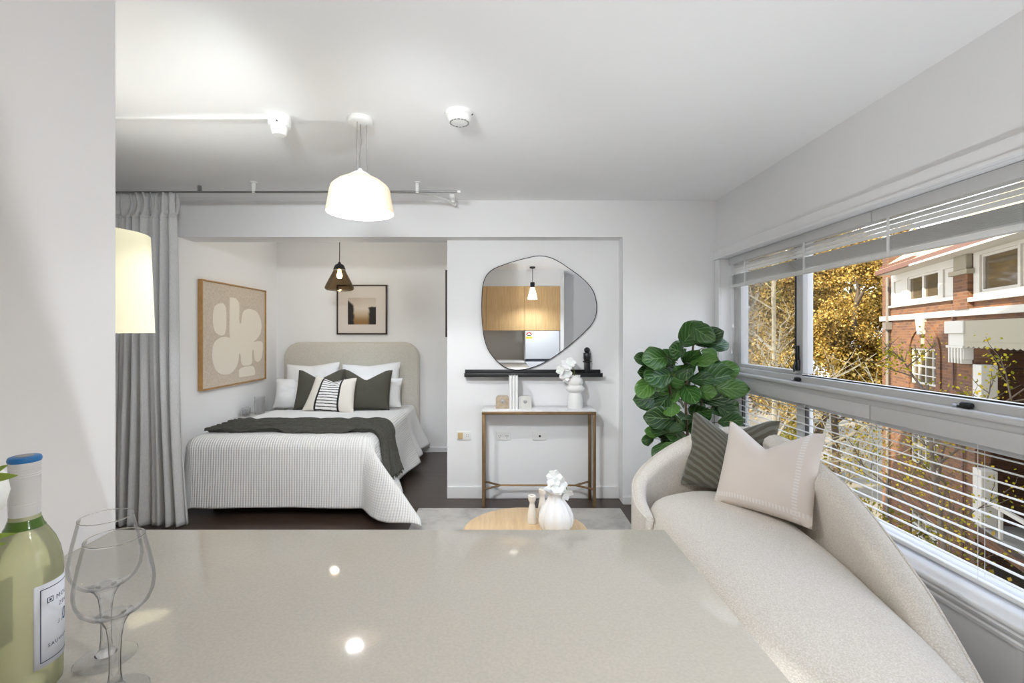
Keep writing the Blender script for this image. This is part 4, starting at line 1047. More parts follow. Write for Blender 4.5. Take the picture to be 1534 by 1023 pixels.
for a, b_, w, be in (((-.63, .52, ZT + .285), (-.548, .53, ZT + .3025), .0075, .004), ((-.63, .525, ZT + .275), (-.559, .53, ZT + .315), .006, .002), ((-.66, .51, ZT + .20), (-.5585, .54, ZT + .233), .006, .008), ((-.66, .51, ZT + .19), (-.570, .54, ZT + .222), .005, .006)):
    bm = NB(); blade(bm, a, b_, w, be); solid(obj('leaf', bm, 'pale_leaf', t, angle=80), .0006)

# ------------------------------------------------------------------ sofa and its cushions
t = thing('sofa', (1.25, 2.0, 0), 'cream boucle curved sofa with sloping back under the window', 'sofa')
plan = [(.80, 2.52), (.77, 2.15), (.76, 1.75), (.80, 1.35), (.93, 1.08), (1.12, 1.02), (1.27, 1.16), (1.365, 1.42), (1.43, 1.72), (1.50, 2.10), (1.52, 2.55), (1.42, 2.82), (1.20, 2.90), (.93, 2.80), (.83, 2.68)]
pl = spline([(a, b_, 0) for a, b_ in plan], 7, True)
cen = Vector((1.16, 2.0, 0))
bm = NB(); L = []
prof = [(-.07, .055), (-.02, .07), (0, .12), (.006, .22), (0, .31), (-.012, .355), (-.035, .395), (-.07, .422), (-.12, .438), (-.20, .448), (-.30, .452)]
nrm = []
for k in range(len(pl)):
    d = (pl[(k + 1) % len(pl)] - pl[k - 1]); nn = Vector((-d.y, d.x, 0)).normalized()
    if nn.dot(pl[k] - cen) < 0: nn = -nn
    nrm.append(nn)
for off, z in prof:
    ring = []
    for p, nn in zip(pl, nrm):
        q = p + nn * off
        if off < -.1:                                # draw the inner rings towards the middle line
            f = (-off - .1) / .2; mid = Vector((1.15 + .04 * (p.y - 2), max(1.5, min(2.4, p.y)), 0)); q = (p + nn * -.1).lerp(mid, f * .75)
        ring.append(bm.verts.new((q.x, q.y, z)))
    L.append(ring)
for A, B in zip(L, L[1:]):
    for k in range(len(A)): bm.faces.new((A[k], A[(k + 1) % len(A)], B[(k + 1) % len(A)], B[k]))
bm.faces.new(L[0][::-1])
cv = bm.verts.new((1.15, 1.95, .455))
for k in range(len(L[-1])): bm.faces.new((L[-1][k], L[-1][(k + 1) % len(L[-1])], cv))
obj('seat', bm, 'boucle', t, angle=80)
path = [(.775, 2.48, .40), (.775, 2.66, .45), (.83, 2.82, .52), (.98, 2.935, .615), (1.20, 3.0, .72), (1.43, 2.97, .785), (1.56, 2.80, .80), (1.585, 2.52, .765), (1.575, 2.24, .70), (1.53, 1.98, .62), (1.48, 1.76, .54), (1.445, 1.60, .47), (1.385, 1.38, .345), (1.30, 1.20, .26), (1.20, 1.08, .20)]
wid = [.03, .03, .036, .05, .066, .076, .076, .07, .06, .055, .05, .046, .045, .04, .03]
pp = spline(path, 7)
bm = NB(); secs = []; ridge = []
for k, p in enumerate(pp):
    d = pp[min(k + 1, len(pp) - 1)] - pp[max(k - 1, 0)]; o_ = Vector((d.y, -d.x, 0)).normalized() * -1
    if o_.dot(Vector((p.x, p.y, 0)) - Vector((1.2, 2.0, 0))) < 0: o_ = -o_
    h = p.z; e = min(1, k / 5, (len(pp) - 1 - k) / 5); q_ = min(len(wid) - 1.001, k / 7); w = (wid[int(q_)] * (1 - q_ % 1) + wid[int(q_) + 1] * (q_ % 1)) * (.45 + .55 * math.sin(e * PI / 2)); rt = min(.075, w * 1.1)
    sec = [(w * .80, .05), (w * .98, .10), (w * 1.0, h * .5), (w * .98, h - rt - .01)]
    for j in range(9):
        a = PI * j / 8; sec.append((w * .95 * math.cos(a) - .01 * (1 - math.cos(a)), h - rt + rt * math.sin(a)))
    sec += [(-w * 1.12, h - .12 if h > .5 else h * .72), (-w * 1.05, h * .5), (-w * .9, .10), (-w * .8, .05)]
    secs.append([bm.verts.new((p.x + o_.x * a, p.y + o_.y * a, z)) for a, z in sec])
    ridge.append(Vector((p.x + o_.x * w * .80, p.y + o_.y * w * .80, h - rt * .45)))
for A, B in zip(secs, secs[1:]):
    for k in range(len(A)): bm.faces.new((A[k], A[(k + 1) % len(A)], B[(k + 1) % len(A)], B[k]))
bm.faces.new(secs[0]); bm.faces.new(secs[-1])
obj('backrest', bm, 'boucle', t, angle=80)
bm = NB(); tube(bm, ridge, .0055, 8); obj('piping', bm, 'boucle', t)
bm = NB()
for off, z in ((-.10, .0),):
    A = [bm.verts.new((p.x + n_.x * -.10, p.y + n_.y * -.10, .0115)) for p, n_ in zip(pl, nrm)]; B = [bm.verts.new((p.x + n_.x * -.10, p.y + n_.y * -.10, .06)) for p, n_ in zip(pl, nrm)]
    for k in range(len(A)): bm.faces.new((A[k], A[(k + 1) % len(A)], B[(k + 1) % len(A)], B[k]))
    bm.faces.new(A[::-1]); bm.faces.new(B)
obj('plinth', bm, 'black', t)
cushion('cushion', (.50, .47, .15), 'palm', 'grey green palm print cushion leaning at the far end of the sofa', 'cushion', (1.295, 2.735, .445), R(-42), R(27), R(0), 'cushions on the sofa', .24, .05, 31, .04)
cushion('cushion', (.50, .46, .15), 'stitch', 'ivory cushion with stitched borders leaning on the sofa back', 'cushion', (1.315, 2.395, .450), R(-58), R(23), R(-2), 'cushions on the sofa', .27, .05, 33, .03)

# ------------------------------------------------------------------ fiddle leaf fig
t = thing('fiddle_leaf_fig', (1.33, 3.38, 0), 'tall fiddle leaf fig plant in the corner between sofa and window', 'plant')
c = Vector(t.location)
bm = NB(); lathe(bm, [(0, 0), (.13, 0), (.145, .02), (.165, .30), (.168, .32), (.155, .32), (.15, .29), (0, .285)], c, 40); pot = obj('planter', bm, 'pot', t)
bm = NB(); lathe(bm, [(0, .296), (.148, .290), (.148, .286), (0, .286)], c, 30); obj('soil', bm, 'soil', pot)
bm = NB()
for tr in ([(1.33, 3.38, .28), (1.34, 3.37, .6), (1.32, 3.36, .95), (1.36, 3.34, 1.22), (1.37, 3.34, 1.38)], [(1.30, 3.40, .28), (1.27, 3.38, .6), (1.22, 3.36, .9), (1.18, 3.34, 1.12)], [(1.36, 3.40, .28), (1.40, 3.38, .55), (1.42, 3.34, .85), (1.47, 3.32, 1.05)]):
    s_ = spline(tr, 6); tube(bm, s_, [.012 - .006 * k / len(s_) for k in range(len(s_))], 10)
spots = [(437, 165, 62), (505, 145, 60), (550, 182, 60), (612, 220, 48), (385, 260, 66), (450, 305, 50), (525, 312, 66), (562, 275, 36), (428, 360, 66), (255, 300, 66), (172, 310, 40), (325, 300, 40), (195, 385, 45), (408, 430, 70), (520, 425, 46), (600, 418, 76), (655, 375, 52), (280, 400, 72), (190, 470, 56), (690, 480, 66), (443, 502, 62), (310, 510, 72), (205, 540, 62), (598, 540, 52), (540, 500, 42), (650, 590, 66), (690, 622, 52), (270, 585, 62), (422, 640, 56), (280, 655, 66), (500, 620, 62), (228, 738, 36), (208, 780, 40), (268, 722, 46), (380, 752, 80), (440, 790, 50), (322, 832, 40), (272, 842, 50), (490, 720, 52), (690, 672, 46), (352, 690, 54), (340, 600, 50), (240, 450, 60), (330, 450, 60), (480, 560, 44), (420, 300, 50), (560, 350, 60), (340, 780, 50), (620, 480, 55), (380, 560, 45), (250, 520, 55), (300, 350, 60), (450, 690, 50), (300, 720, 55)]
rnd = random.Random(5); fol = NB(); pet = bm
for i, (a, b_, r) in enumerate(spots):
    Y = rnd.uniform(3.17, 3.36) if i < 42 else rnd.uniform(3.34, 3.48)
    ctr = at(920 + a / 3.933, 460 + b_ / 3.933, Y)
    ctr.x = min(ctr.x, 1.60)
    ln = 2 * r / 3.933 * Y / F * rnd.uniform(1.35, 1.6); wd = ln * rnd.uniform(.34, .42)
    axis = Vector((1.33, 3.38, max(.45, min(1.35, ctr.z - .03))))
    out = ctr - axis; out.y *= .5
    dirn = (out.normalized() * .9 + Vector((rnd.uniform(-.5, .5), rnd.uniform(-.5, .1), rnd.uniform(-.75, .35)))).normalized()
    nrm_ = Vector((-.42 + rnd.uniform(-.5, .6), -1, rnd.uniform(-.1, .75))).normalized()
    nrm_ = (nrm_ - dirn * nrm_.dot(dirn)).normalized(); sd = dirn.cross(nrm_).normalized()
    base = ctr - dirn * ln * .5; cu = rnd.uniform(.02, .22) * ln; fo = rnd.uniform(.05, .3); ph = rnd.uniform(0, 6)
    def f(u, v):
        s = (u - .5) * 2; vv = .02 + .98 * v
        ww = wd * (math.sin(PI * min(1, vv ** 1.35)) ** .62 * .92 + .06 * (1 - v))
        if v > .999: ww = wd * .06
        z = -cu * v * v * 1.4 + fo * abs(s) * ww + .035 * ln * math.sin(v * 11 + ph) * s * s
        return tuple(base + dirn * ln * v + sd * s * ww + nrm_ * z)
    grid(fol, f, 8, 10, lambda p, q: ((p - .5) * 2, q))
    st = Vector((axis.x + (ctr.x - axis.x) * .25, 3.36, max(.4, base.z - .05)))
    tube(pet, [st, st.lerp(base, .6) + Vector((0, 0, .01)), base + dirn * .01], .0028, 6)
obj('trunk', bm, 'trunk', t)
solid(obj('foliage', fol, 'leaf', t, recalc=False, angle=80), .0008, 0)

# ------------------------------------------------------------------ kitchen behind the camera, seen in the mirror
def cab(x0, x1, label):
    t = thing('wall_cabinet', ((x0 + x1) / 2, -.45, 1.43), label, 'cabinet', 'oak wall cabinets in the mirror')
    bm = NB(); box(bm, (x0, YK, 1.43), (x1, -.171, 2.18), .001); obj('carcass', bm, 'oak', t)
    bm = NB(); box(bm, (x0 + .0015, -.17, 1.431), (x1 - .0015, -.15, 2.179), .001); obj('door', bm, 'oak', t)
cab(-.913, -.27, 'oak wall cabinet nearest the partition, seen only in reflection'); cab(-.268, .374, 'oak wall cabinet above the grey splashback, reflected in the mirror'); cab(.376, .989, 'oak wall cabinet above the fridge, reflected in the mirror')
bm = NB(); box(bm, (XP, YK, 2.181), (.99, -.16, ZC)); struct('bulkhead', bm, 'wall', 'white bulkhead over the oak cabinets')
bm = NB(); box(bm, (XP + .001, YK + .001, .86), (.385, YK + .012, 1.429)); struct('splashback', bm, 'grey_splash', 'plain grey splashback reflected in the mirror')
bm = NB(); box(bm, (XP + .001, YK + .013, .87), (.385, -.16, .91), .003); tag(obj('worktop', bm, 'white_gloss'), 'white back bench beside the fridge, seen in the mirror', 'worktop')
t = thing('base_cabinet', (-.27, -.5, 0), 'white base cabinet under the back bench beside the fridge', 'cabinet')
bm = NB(); box(bm, (XP + .002, YK + .013, 0), (.384, -.20, .869), .002); obj('carcass', bm, 'white_gloss', t)
bm = NB(); box(bm, (XP + .005, -.199, .10), (.381, -.18, .86), .002); obj('door', bm, 'white_gloss', t)
t = thing('fridge', (.685, -.5, 0), 'white fridge with an energy rating sticker, reflected in the mirror', 'fridge')
bm = NB(); box(bm, (.392, YK + .02, .0), (.982, -.215, 1.425), .006); obj('cabinet', bm, 'fridge', t)
bm = NB(); box(bm, (.394, -.213, .945), (.980, -.155, 1.424), .012, 3); fd = obj('upper_door', bm, 'fridge', t)
bm = NB(); box(bm, (.394, -.213, .02), (.980, -.155, .90), .012, 3); obj('lower_door', bm, 'fridge', t)
bm = NB(); box(bm, (.396, -.212, .902), (.978, -.175, .943), .002); obj('grip_recess', bm, 'steel', t)
bm = NB(); box(bm, (.402, -.1549, 1.285), (.516, -.1542, 1.420)); st = obj('energy_sticker', bm, 'paper', fd, False)
bm = NB(); cxs, czs = .459, 1.352
ar = [(cxs + .050 * math.cos(PI * k / 16), czs + .050 * math.sin(PI * k / 16)) for k in range(17)] + [(cxs + .030 * math.cos(PI * k / 16), czs + .030 * math.sin(PI * k / 16)) for k in range(16, -1, -1)]
prism(bm, ar, lambda a, d, e_: (a, -.1541 + e_, d), .0004); t2 = obj('rating_arc', bm, 'red', fd, False)
bm = NB(); box(bm, (.406, -.1542, 1.29), (.512, -.1538, 1.325)); obj('yellow_panel', bm, 'yellow', fd, False)
bm = NB(); box(bm, (.430, -.1542, 1.335), (.488, -.1538, 1.35)); obj('rating_bar', bm, 'black', fd, False)

for (x, y, lab) in ((.45, 1.34, 'black uplighter can added out of sight behind the worktop to brighten the ceiling'),):  # invented fill lamp, hidden behind the worktop to lift the ceiling
    t = thing('added_fill_uplighter', (x, y, 0), lab, 'uplighter'); c = Vector(t.location)
    bm = NB(); lathe(bm, [(0, 0), (.07, 0), (.07, .16), (.062, .16), (.060, .05), (0, .05)], c, 32); obj('can', bm, 'black', t)
    bm = NB(); lathe(bm, [(0, .09), (.058, .09), (.058, .094), (0, .094)], c, 32); obj('lens', bm, 'white_lit', t)

for (x_, aim, lab) in ((-.47, (-.20, 3.8, 1.0), 'white spotlight added out of view over the worktop to brighten the front wall, the one nearer the window'), (-.74, (-1.9, 3.77, 1.95), 'white spotlight added out of view over the worktop to brighten the beam and curtain, the one nearer the partition')):  # invented fill lamps, hung just out of view to brighten the far walls
    t = thing('added_fill_spot', (x_, 1.02, ZC), lab, 'spotlight', 'added fill spotlights'); c = Vector(t.location)
    bm = NB(); lathe(bm, [(0, 0), (.05, 0), (.05, -.018), (.012, -.024), (.012, -.20), (0, -.20)], c, 28); obj('mount', bm, 'white_plastic', t)
    bm = NB(); lathe(bm, [(.09, 0), (.10, .01), (.10, .07), (.05, .10), (0, .10), (0, .09), (.045, .09), (.085, .06)], (0, 0, 0), 32)
    h_ = Vector((x_, 1.02, 2.20)); dv = (Vector(aim) - h_).normalized()
    bmesh.ops.rotate(bm, verts=bm.verts, matrix=(-dv).to_track_quat('Z', 'Y').to_matrix()); bmesh.ops.translate(bm, verts=bm.verts, vec=h_); obj('spot_head', bm, 'white_plastic', t)

# ------------------------------------------------------------------ outside: street, brick building, trees
GZ = -7.6
bm = NB(); box(bm, (2.2, -30, GZ - .2), (70, 80, GZ)); struct('ground', bm, 'asphalt', 'pale paved street and garden ground below the window')
bm = NB()
prism(bm, [(-14, 2.75), (11.4, 2.75), (11.4, 10.9), (9.7, 11.5), (8.0, 10.9), (-14, 10.2)], lambda a, b_, d: (XW + .02 - d, a, b_), 9.0)  # out of view; roofline shaped so its shadow falls on the brick house
struct('upper_storey_shade_mass', bm, 'render_ext', 'unseen upper storeys of our own building above the flat, outline shaped to shade the brick house')

ang = math.atan2(-.928, -.371)
B0 = Vector((16.23, 20.0, 0))
bd = thing('brick_building', B0, 'red brown brick apartment house with white windows across the street', 'building', None, ang)
def bpart(name, bm, m, parent=None, smooth=False): return obj(name, bm, m, parent or bd, smooth, local=True)
# local x = along the facade from its far corner, local -y = towards the street, z = world height
LEN = 17.0
holes = []
for z0, z1 in ((-.42, .86), (-3.32, -2.05), (-6.2, -5.0)): holes.append((2.80, 4.91, z0, z1))
holes += [(1.15, 6.05, 2.48, 3.72), (7.05, 17.0, 2.35, 3.72), (7.05, 17.0, -1.1, 1.75), (7.05, 17.0, -4.1, -1.5), (7.05, 17.0, -7.0, -4.5)]
bm = NB()
holes_wall(bm, .12, LEN, GZ, 3.78, holes, lambda a, b_, c_, d: box(bm, (a, 0, c_), (b_, .35, d)))
bpart('brick_wall', bm, 'brick')
bm = NB(); box(bm, (.12, .36, GZ), (.8, 9, 4.9)); box(bm, (.8, 4.5, GZ), (LEN, 9, 3.7)); box(bm, (.12, .0, 3.78), (.80, .36, 4.9)); bpart('side_wall', bm, 'brick')
bm = NB(); box(bm, (.08, -.09, 1.90), (LEN, 0, 2.10), .01); bpart('string_course', bm, 'bwhite')
bm = NB(); prism(bm, [(-.62, 3.83), (-.62, 3.90), (4.5, 7.6), (4.5, 7.4)], lambda a, b_, d: (1.62 + d, a, b_), LEN - 1.62); bpart('roof', bm, 'roof_tile')
bm = NB()
for k in range(16): box(bm, (1.8 + k * .19, -.60, 3.905), (1.88 + k * .19, -.35, 4.02))
bpart('ridge_tiles', bm, 'gutter')
bm = NB(); box(bm, (1.60, -.70, 3.70), (LEN, -.58, 3.88), .01); bpart('gutter', bm, 'gutter')
bm = NB(); box(bm, (1.60, -.58, 3.70), (LEN, 0.0, 3.74)); bpart('soffit', bm, 'bwhite')
bm = NB(); box(bm, (5.7, -1.05, 3.56), (LEN, -.62, 3.62)); bpart('awning_rail', bm, 'bwhite')
bm = NB(); tube(bm, [(1.0, -.10, 3.68), (1.0, -.10, 1.85)], .06, 8); box(bm, (.82, -.22, 1.55), (1.18, -.01, 1.84)); tube(bm, [(1.0, -.10, 1.56), (1.0, -.10, GZ)], .06, 8); bpart('downpipe', bm, 'downpipe')
bm = NB(); tube(bm, [(6.45, -.06, 3.6), (6.45, -.06, 2.3), (6.0, -.06, 2.25), (6.0, -.06, -.35), (6.55, -.06, -.4), (6.55, -.06, -7)], .035, 6); bpart('waste_pipe', bm, 'gutter')
def bwin(x0, x1, z0, z1, cols, rows, y=.10, fr=.07, bar=.035, mat='bwhite', glass='bglass'):
    bm = NB(); box(bm, (x0, y - .04, z0), (x0 + fr, y + .06, z1)); box(bm, (x1 - fr, y - .04, z0), (x1, y + .06, z1)); box(bm, (x0 + fr, y - .04, z0), (x1 - fr, y + .06, z0 + fr)); box(bm, (x0 + fr, y - .04, z1 - fr), (x1 - fr, y + .06, z1))
    for k in range(1, cols): x = x0 + (x1 - x0) * k / cols; w_ = bar * (1.8 if cols == 4 and k in (1, 3) else 1); box(bm, (x - w_ / 2, y - .03, z0 + fr), (x + w_ / 2, y + .04, z1 - fr))
    for k in range(1, rows): z = z0 + (z1 - z0) * k / rows; w_ = bar * (1.8 if rows == 4 and k == 2 else 1); box(bm, (x0 + fr, y - .028, z - w_ / 2), (x1 - fr, y + .038, z + w_ / 2))
    f = bpart('window', bm, mat)
    bm = NB(); box(bm, (x0 + fr, y + .01, z0 + fr), (x1 - fr, y + .03, z1 - fr)); obj('window_glass', bm, glass, f, False, local=True)
for z0, z1 in ((-.42, .86), (-3.32, -2.05), (-6.2, -5.0)):
    bwin(2.80, 4.91, z0, z1, 4, 4)
# arch over the middle window, keystone, vent
bm = NB()
for r0, r1, y0_, y1_ in ((1.02, 1.30, -.05, .01),):
    cx_, cz_ = 3.86, .62
    o1 = [(cx_ + r1 * math.cos(PI * k / 20), cz_ + r1 * .92 * math.sin(PI * k / 20)) for k in range(21)] + [(cx_ + r0 * math.cos(PI * k / 20), cz_ + r0 * .92 * math.sin(PI * k / 20)) for k in range(20, -1, -1)]
    prism(bm, o1, lambda a, b_, d: (a, y0_ + d, b_), y1_ - y0_)
for sx in (2.56, 4.88): box(bm, (sx, -.05, -.9), (sx + .28, .01, .62))
bpart('brick_arch', bm, 'brick')
bm = NB(); prism(bm, [(3.55, 1.92), (4.17, 1.92), (4.02, 1.36), (3.70, 1.36)], lambda a, b_, d: (a, -.12 + d, b_), .12); bpart('keystone', bm, 'bwhite')
bm = NB(); box(bm, (3.75, -.03, 1.02), (3.98, .01, 1.22)); bpart('vent', bm, 'cream')
# upper white bay with sliding panes
bm = NB()
holes_wall(bm, 1.15, 6.05, 2.48, 3.72, [(1.42, 2.2, 2.6, 3.45), (2.66, 4.98, 2.58, 3.48), (5.3, 6.0, 2.55, 3.45)], lambda a, b_, c_, d: box(bm, (a, -.03, c_), (b_, .12, d)))
box(bm, (1.05, -.10, 2.42), (6.15, .02, 2.50)); box(bm, (1.42, .02, 2.6), (2.2, .06, 3.45)); box(bm, (5.3, .02, 2.55), (6.0, .06, 3.45))
bpart('window_bay', bm, 'bwhite')
bwin(2.66, 3.82, 2.58, 3.48, 1, 1, .05); bwin(3.82, 4.98, 2.58, 3.48, 1, 1, .05)
# brick pier with white capital between the bays
bm = NB(); box(bm, (6.20, -.14, 2.10), (7.0, .0, 3.15)); bpart('brick_pier', bm, 'brick')
bm = NB(); box(bm, (6.08, -.22, 3.12), (7.12, 0, 3.26), .02); box(bm, (6.25, -.16, 3.26), (6.95, 0, 3.70), .02); lathe(bm, [(0, 0), (.13, 0), (.13, .03), (0, .03)], seg=16); bpart('capital', bm, 'cream')
bm = NB()
holes_wall(bm, 7.05, 17.0, 2.35, 3.72, [(7.35, 9.0, 2.55, 3.6), (9.1, 10.9, 2.55, 3.6), (11.0, 16.5, 2.55, 3.6)], lambda a, b_, c_, d: box(bm, (a, -.03, c_), (b_, .12, d)))
box(bm, (7.0, -.14, 2.30), (LEN, .02, 2.42)); bpart('window_bay', bm, 'bwhite')
for a, b_ in ((7.35, 9.0), (9.1, 10.9), (11.0, 16.5)): bwin(a, b_, 2.55, 3.6, 1, 1, .06)
# canvas awning with scalloped edge and fluted corbels over the balcony
bm = NB(); box(bm, (7.05, -.25, 1.15), (LEN, -.12, 1.75)); bpart('awning', bm, 'cream')
bm = NB(); N_ = 40; sc = [(7.05, 1.15)] + [(7.05 + 9.9 * k / (N_ * 6), 1.02 - .05 * abs(math.sin(PI * k / 6))) for k in range(N_ * 6 + 1)] + [(16.95, 1.15)]
prism(bm, sc, lambda a, b_, d: (a, -.24 + d, b_), .03); bpart('scalloped_valance', bm, 'cream')
bm = NB(); box(bm, (6.05, -.30, 1.38), (7.12, -.0, 1.76), .02); box(bm, (6.15, -.24, .62), (7.02, 0, 1.38), .02); box(bm, (6.1, -.28, .95), (7.06, 0, 1.02), .01)
for k in range(5): box(bm, (6.22 + k * .17, -.27, .50), (6.30 + k * .17, -.02, 1.0), .01)
bpart('corbel', bm, 'bwhite')
for zf in (0.0, -2.95, -5.9):
    bm = NB(); box(bm, (7.05, 1.35, -1.1 + zf), (LEN, 1.6, 1.75 + zf)); bpart('balcony_back_wall', bm, 'cream_paint')
    bm = NB(); box(bm, (7.05, .0, -1.3 + zf), (LEN, 1.4, -1.1 + zf)); bpart('balcony_floor', bm, 'cream_paint')
    bm = NB(); box(bm, (7.06, -.06, -1.1 + zf), (7.5, .30, .5 + zf), .02); bpart('balcony_pier', bm, 'bwhite')
    bwin(8.1, 9.2, -1.0 + zf, .75 + zf, 3, 2, 1.24); bwin(10.2, 12.0, -.6 + zf, .95 + zf, 2, 2, 1.24, .12)
for zf in (-2.95, -5.9):
    bm = NB(); box(bm, (7.05, -.04, -.35 + zf), (LEN, .04, -.25 + zf))
    for k in range(9): box(bm, (8.2 + k * 1.1, -.03, -1.1 + zf), (8.3 + k * 1.1, .03, -.35 + zf))
    bpart('balcony_rail', bm, 'bwhite')

# trees
def tree(name, base, h, spread, nleaf, lsize, seed, label, leafmat, barkmat, group=None, r0=.16, bend=.25, lowest=.28, levels=4, kids=(7, 4, 4), twig_leaf=True):
    rnd = random.Random(seed); base = Vector(base)
    t = thing(name, base, label, 'tree', group)
    bm = NB(); tips = []
    def grow(p, d, ln, r, lv):
        pts = [p]; n = 5
        for k in range(n):
            d = (d + Vector((rnd.gauss(0, bend), rnd.gauss(0, bend), rnd.gauss(0, bend * .6) + .05)) * .55).normalized()
            p = p + d * (ln / n); pts.append(p)
        tube(bm, pts, [r * (1 - .62 * k / n) for k in range(n + 1)], 7 if lv == 0 else 5 if lv < 3 else 4, False)
        if lv >= levels - 1:
            tips.append(pts); return
        if lv >= levels - 2: tips.append(pts)
        kk = kids[min(lv, len(kids) - 1)]
        for j in range(kk):
            f = (lowest + (1 - lowest) * (j + rnd.random()) / kk) if lv == 0 else .25 + .75 * (j + rnd.random()) / kk
            q = pts[min(n, int(f * n))].lerp(pts[min(n, int(f * n) + 1)], f * n - int(f * n)) if f < 1 else pts[-1]
            a = rnd.uniform(0, 2 * PI); e = rnd.uniform(.15, .8)
            nd = (Vector((math.cos(a), math.sin(a), 0)) * math.cos(e) + Vector((0, 0, math.sin(e))) + d * .35).normalized()
            L_ = (spread if lv == 0 else ln * .58) * rnd.uniform(.7, 1.15) * (1.15 - .45 * f if lv == 0 else 1)
            grow(q, nd, L_, r * (.42 if lv == 0 else .55), lv + 1)
    grow(base, Vector((0, 0, 1)), h, r0, 0)
    obj('branches', bm, barkmat, t, True, recalc=False, angle=80)
    V = []; Fc = []
    for i in range(nleaf):
        pts = rnd.choice(tips); k = rnd.randrange(len(pts) - 1); p = pts[k].lerp(pts[k + 1], rnd.random()) + Vector((rnd.gauss(0, 1), rnd.gauss(0, 1), rnd.gauss(0, 1))) * lsize * 1.5 - base
        d = Vector((rnd.gauss(0, 1), rnd.gauss(0, 1), rnd.gauss(-.4, 1))).normalized(); n_ = d.cross(Vector((rnd.gauss(0, 1), rnd.gauss(0, 1), rnd.gauss(0, 1)))).normalized()
        s = lsize * rnd.uniform(.6, 1.25); b = len(V)
        V += [p, p + d * s * .5 + n_ * s * .38, p + d * s, p + d * s * .5 - n_ * s * .38]; Fc.append((b, b + 1, b + 2, b + 3))
    me = bpy.data.meshes.new('foliage'); me.from_pydata([tuple(v) for v in V], [], Fc); me.materials.append(M[leafmat])
    o = bpy.data.objects.new('foliage', me); COL.objects.link(o); o.parent = t
    return t
G1 = 'golden street trees'
tree('plane_tree', (7.5, 13.2, GZ), 11.4, 3.0, 8000, .085, 1, 'golden plane tree with pale bare branches, at the far end of the window', 'gold_leaf', 'bark_pale', G1, .11, .20, .22, 4, (11, 6, 5))
tree('plane_tree', (15.4, 24.6, GZ), 12.4, 4.0, 50000, .13, 2, 'dense golden tree with a forked trunk standing next to the brick house', 'gold_leaf', 'bark_dark', G1, .24, .24, .20)
tree('plane_tree', (12.9, 27.0, GZ), 13.6, 5.2, 40000, .17, 3, 'golden tree behind the pale branched plane tree', 'gold_leaf', 'bark_pale', G1, .24, .22, .18)
tree('plane_tree', (21.5, 30.0, GZ), 12.6, 5.4, 34000, .2, 4, 'golden tree rising behind the corner of the brick house', 'gold_leaf', 'bark_dark', G1, .24, .22, .15)
tree('plane_tree', (16.5, 38.0, GZ), 14.5, 7.0, 20000, .34, 6, 'distant olive gold tree filling the gap between nearer trees', 'olive_leaf', 'bark_dark', G1, .3, .2, .12)
tree('plane_tree', (29.0, 44.0, GZ), 14.0, 7.0, 18000, .36, 8, 'distant olive gold tree farthest along the street', 'olive_leaf', 'bark_dark', G1, .3, .2, .12)
tree('young_tree', (8.7, 8.9, GZ), 8.0, 2.3, 1800, .07, 9, 'slender young tree with sparse yellow green leaves in front of the house', 'yellow_leaf', 'bark_dark', None, .075, .2, .40)
tree('young_tree', (9.2, 12.4, GZ), 5.4, 1.9, 8000, .085, 12, 'low leafy yellow green tree between street trees and brick house', 'yellow_leaf', 'bark_dark', None, .07, .2, .30)
bm = NB()
hd = NB()
rnd = random.Random(3)
V = []; Fc = []
for i in range(26000):
    s0 = rnd.uniform(0, 1); p = Vector((5.5 + s0 * 7 + rnd.gauss(0, .5), 15.5 - s0 * 2 + rnd.gauss(0, .9), GZ + abs(rnd.gauss(0, .9)) + rnd.uniform(0, 1.6)))
    d = Vector((rnd.gauss(0, 1), rnd.gauss(0, 1), rnd.gauss(0, 1))).normalized(); n_ = d.cross(Vector((rnd.gauss(0, 1), rnd.gauss(0, 1), rnd.gauss(0, 1)))).normalized(); s = .15 * rnd.uniform(.6, 1.3); b = len(V)
    V += [p, p + d * s * .5 + n_ * s * .38, p + d * s, p + d * s * .5 - n_ * s * .38]; Fc.append((b, b + 1, b + 2, b + 3))
me = bpy.data.meshes.new('garden_shrubbery'); me.from_pydata([tuple(v) for v in V], [], Fc); me.materials.append(M['olive_leaf'])
o = bpy.data.objects.new('garden_shrubbery', me); COL.objects.link(o); tag(o, 'olive green shrubbery at the foot of the street trees', 'shrubbery', None, 'stuff')

# ------------------------------------------------------------------ light, sky, camera
def lamp(name, typ, loc, power, color=(1, 1, 1), size=.1, size_y=None, rot=(0, 0, 0), spread=None):
    L = bpy.data.lights.new(name, typ); L.energy = power; L.color = color
    if typ == 'AREA':
        L.size = size
        if size_y: L.shape = 'RECTANGLE'; L.size_y = size_y
        if spread: L.spread = spread
    elif typ == 'SUN': L.angle = size
    else: L.shadow_soft_size = size
    o = bpy.data.objects.new(name, L); COL.objects.link(o); o.location = loc; o.rotation_euler = rot
    return o
WARM = (1.0, .86, .68); NEUT = (.92, .965, 1.0)
sunv = Vector((-.75, -.30, .60)).normalized()
s = lamp('sun', 'SUN', (-20, -10, 20), 4.6, (1, .87, .68), R(.6)); s.rotation_euler = sunv.to_track_quat('Z', 'Y').to_euler()
lamp('pendant_bulb_light', 'POINT', (-.71, 2.34, 2.06), 45, (.95, .975, 1), .03)
lamp('bedroom_bulb_light', 'POINT', (-1.60, 4.6, 1.90), 7.5, (.74, .86, 1), .03)
lamp('kitchen_pendant_light', 'POINT', (.49, .26, 1.98), 12, NEUT, .03)
for i_, (x_, y_, p_) in enumerate(((.45, 1.34, 29),)):  # light of the added uplighter, bounced off the ceiling
    q_ = lamp('added_fill_uplighter_light', 'SPOT', (x_, y_, .165), p_, NEUT, .05, rot=(PI + R(12), 0, 0)); q_.data.spot_size = R(140); q_.data.spot_blend = 1
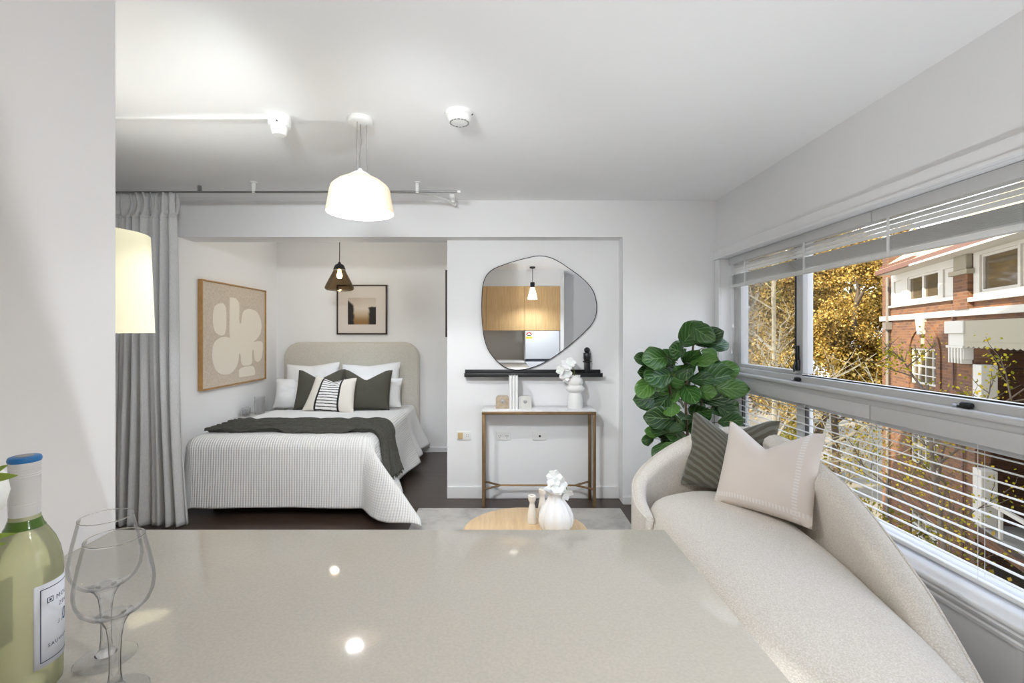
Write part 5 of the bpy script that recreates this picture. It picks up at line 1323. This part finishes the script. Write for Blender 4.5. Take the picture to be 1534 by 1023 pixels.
lamp('floor_lamp_light', 'POINT', (-1.665, 1.9, 1.62), 4.5, (.92, .96, 1), .05)

for (x_, aim, pw, an) in ((-.47, (-.20, 3.8, 1.0), 46, 101), (-.74, (-1.9, 3.77, 1.95), 26, 62)):  # added fill for front wall, beam and curtain
    h_ = Vector((x_, 1.02, 2.20)); dv_ = (Vector(aim) - h_).normalized()
    q_ = lamp('added_fill_spot_light', 'SPOT', tuple(h_ + dv_ * .12), pw, NEUT, .09); q_.rotation_euler = (-dv_).to_track_quat('Z', 'Y').to_euler(); q_.data.spot_size = R(an); q_.data.spot_blend = 1
W = bpy.data.worlds.new('sky'); S.world = W; W.use_nodes = True
n = W.node_tree.nodes; n.clear(); lk = W.node_tree.links
tc = n.new('ShaderNodeTexCoord'); sp = n.new('ShaderNodeSeparateXYZ'); lk.new(tc.outputs['Generated'], sp.inputs[0])
rp = n.new('ShaderNodeValToRGB'); lk.new(sp.outputs[2], rp.inputs[0])
rp.color_ramp.elements[0].position = 0; rp.color_ramp.elements[0].color = (.90, .93, .98, 1)
rp.color_ramp.elements[1].position = .6; rp.color_ramp.elements[1].color = (.45, .62, .95, 1)
ns = n.new('ShaderNodeTexNoise'); ns.inputs['Scale'].default_value = 3.5; ns.inputs['Detail'].default_value = 6; lk.new(tc.outputs['Generated'], ns.inputs['Vector'])
r2 = n.new('ShaderNodeValToRGB'); lk.new(ns.outputs[0], r2.inputs[0]); r2.color_ramp.elements[0].position = .42; r2.color_ramp.elements[1].position = .62
mx = n.new('ShaderNodeMix'); mx.data_type = 'RGBA'; lk.new(r2.outputs[0], mx.inputs[0]); lk.new(rp.outputs[0], mx.inputs[6]); mx.inputs[7].default_value = (.98, .98, 1, 1)
bg = n.new('ShaderNodeBackground'); lk.new(mx.outputs[2], bg.inputs[0]); bg.inputs[1].default_value = 1.2
wo = n.new('ShaderNodeOutputWorld'); lk.new(bg.outputs[0], wo.inputs[0])

cam = bpy.data.cameras.new('camera'); co = bpy.data.objects.new('camera', cam); COL.objects.link(co)
cam.sensor_width = 36; cam.sensor_fit = 'HORIZONTAL'; cam.lens = F / 1534 * 36
cam.shift_x = (767 - 752) / 1534; cam.shift_y = -(511.5 - 500) / 1534
cam.clip_start = .02; cam.clip_end = 500
co.location = (0, 0, H); co.rotation_euler = (PI / 2, 0, 0)
S.camera = co
S.view_settings.view_transform = 'Standard'; S.view_settings.look = 'None'
S.view_settings.exposure = 1.52; S.view_settings.gamma = 1; S.view_settings.use_curve_mapping = False
S.cycles.max_bounces = 12; S.cycles.diffuse_bounces = 6; S.cycles.glossy_bounces = 4; S.cycles.transmission_bounces = 10; S.cycles.transparent_max_bounces = 24
S.cycles.caustics_reflective = False; S.cycles.caustics_refractive = False; S.cycles.sample_clamp_indirect = 4
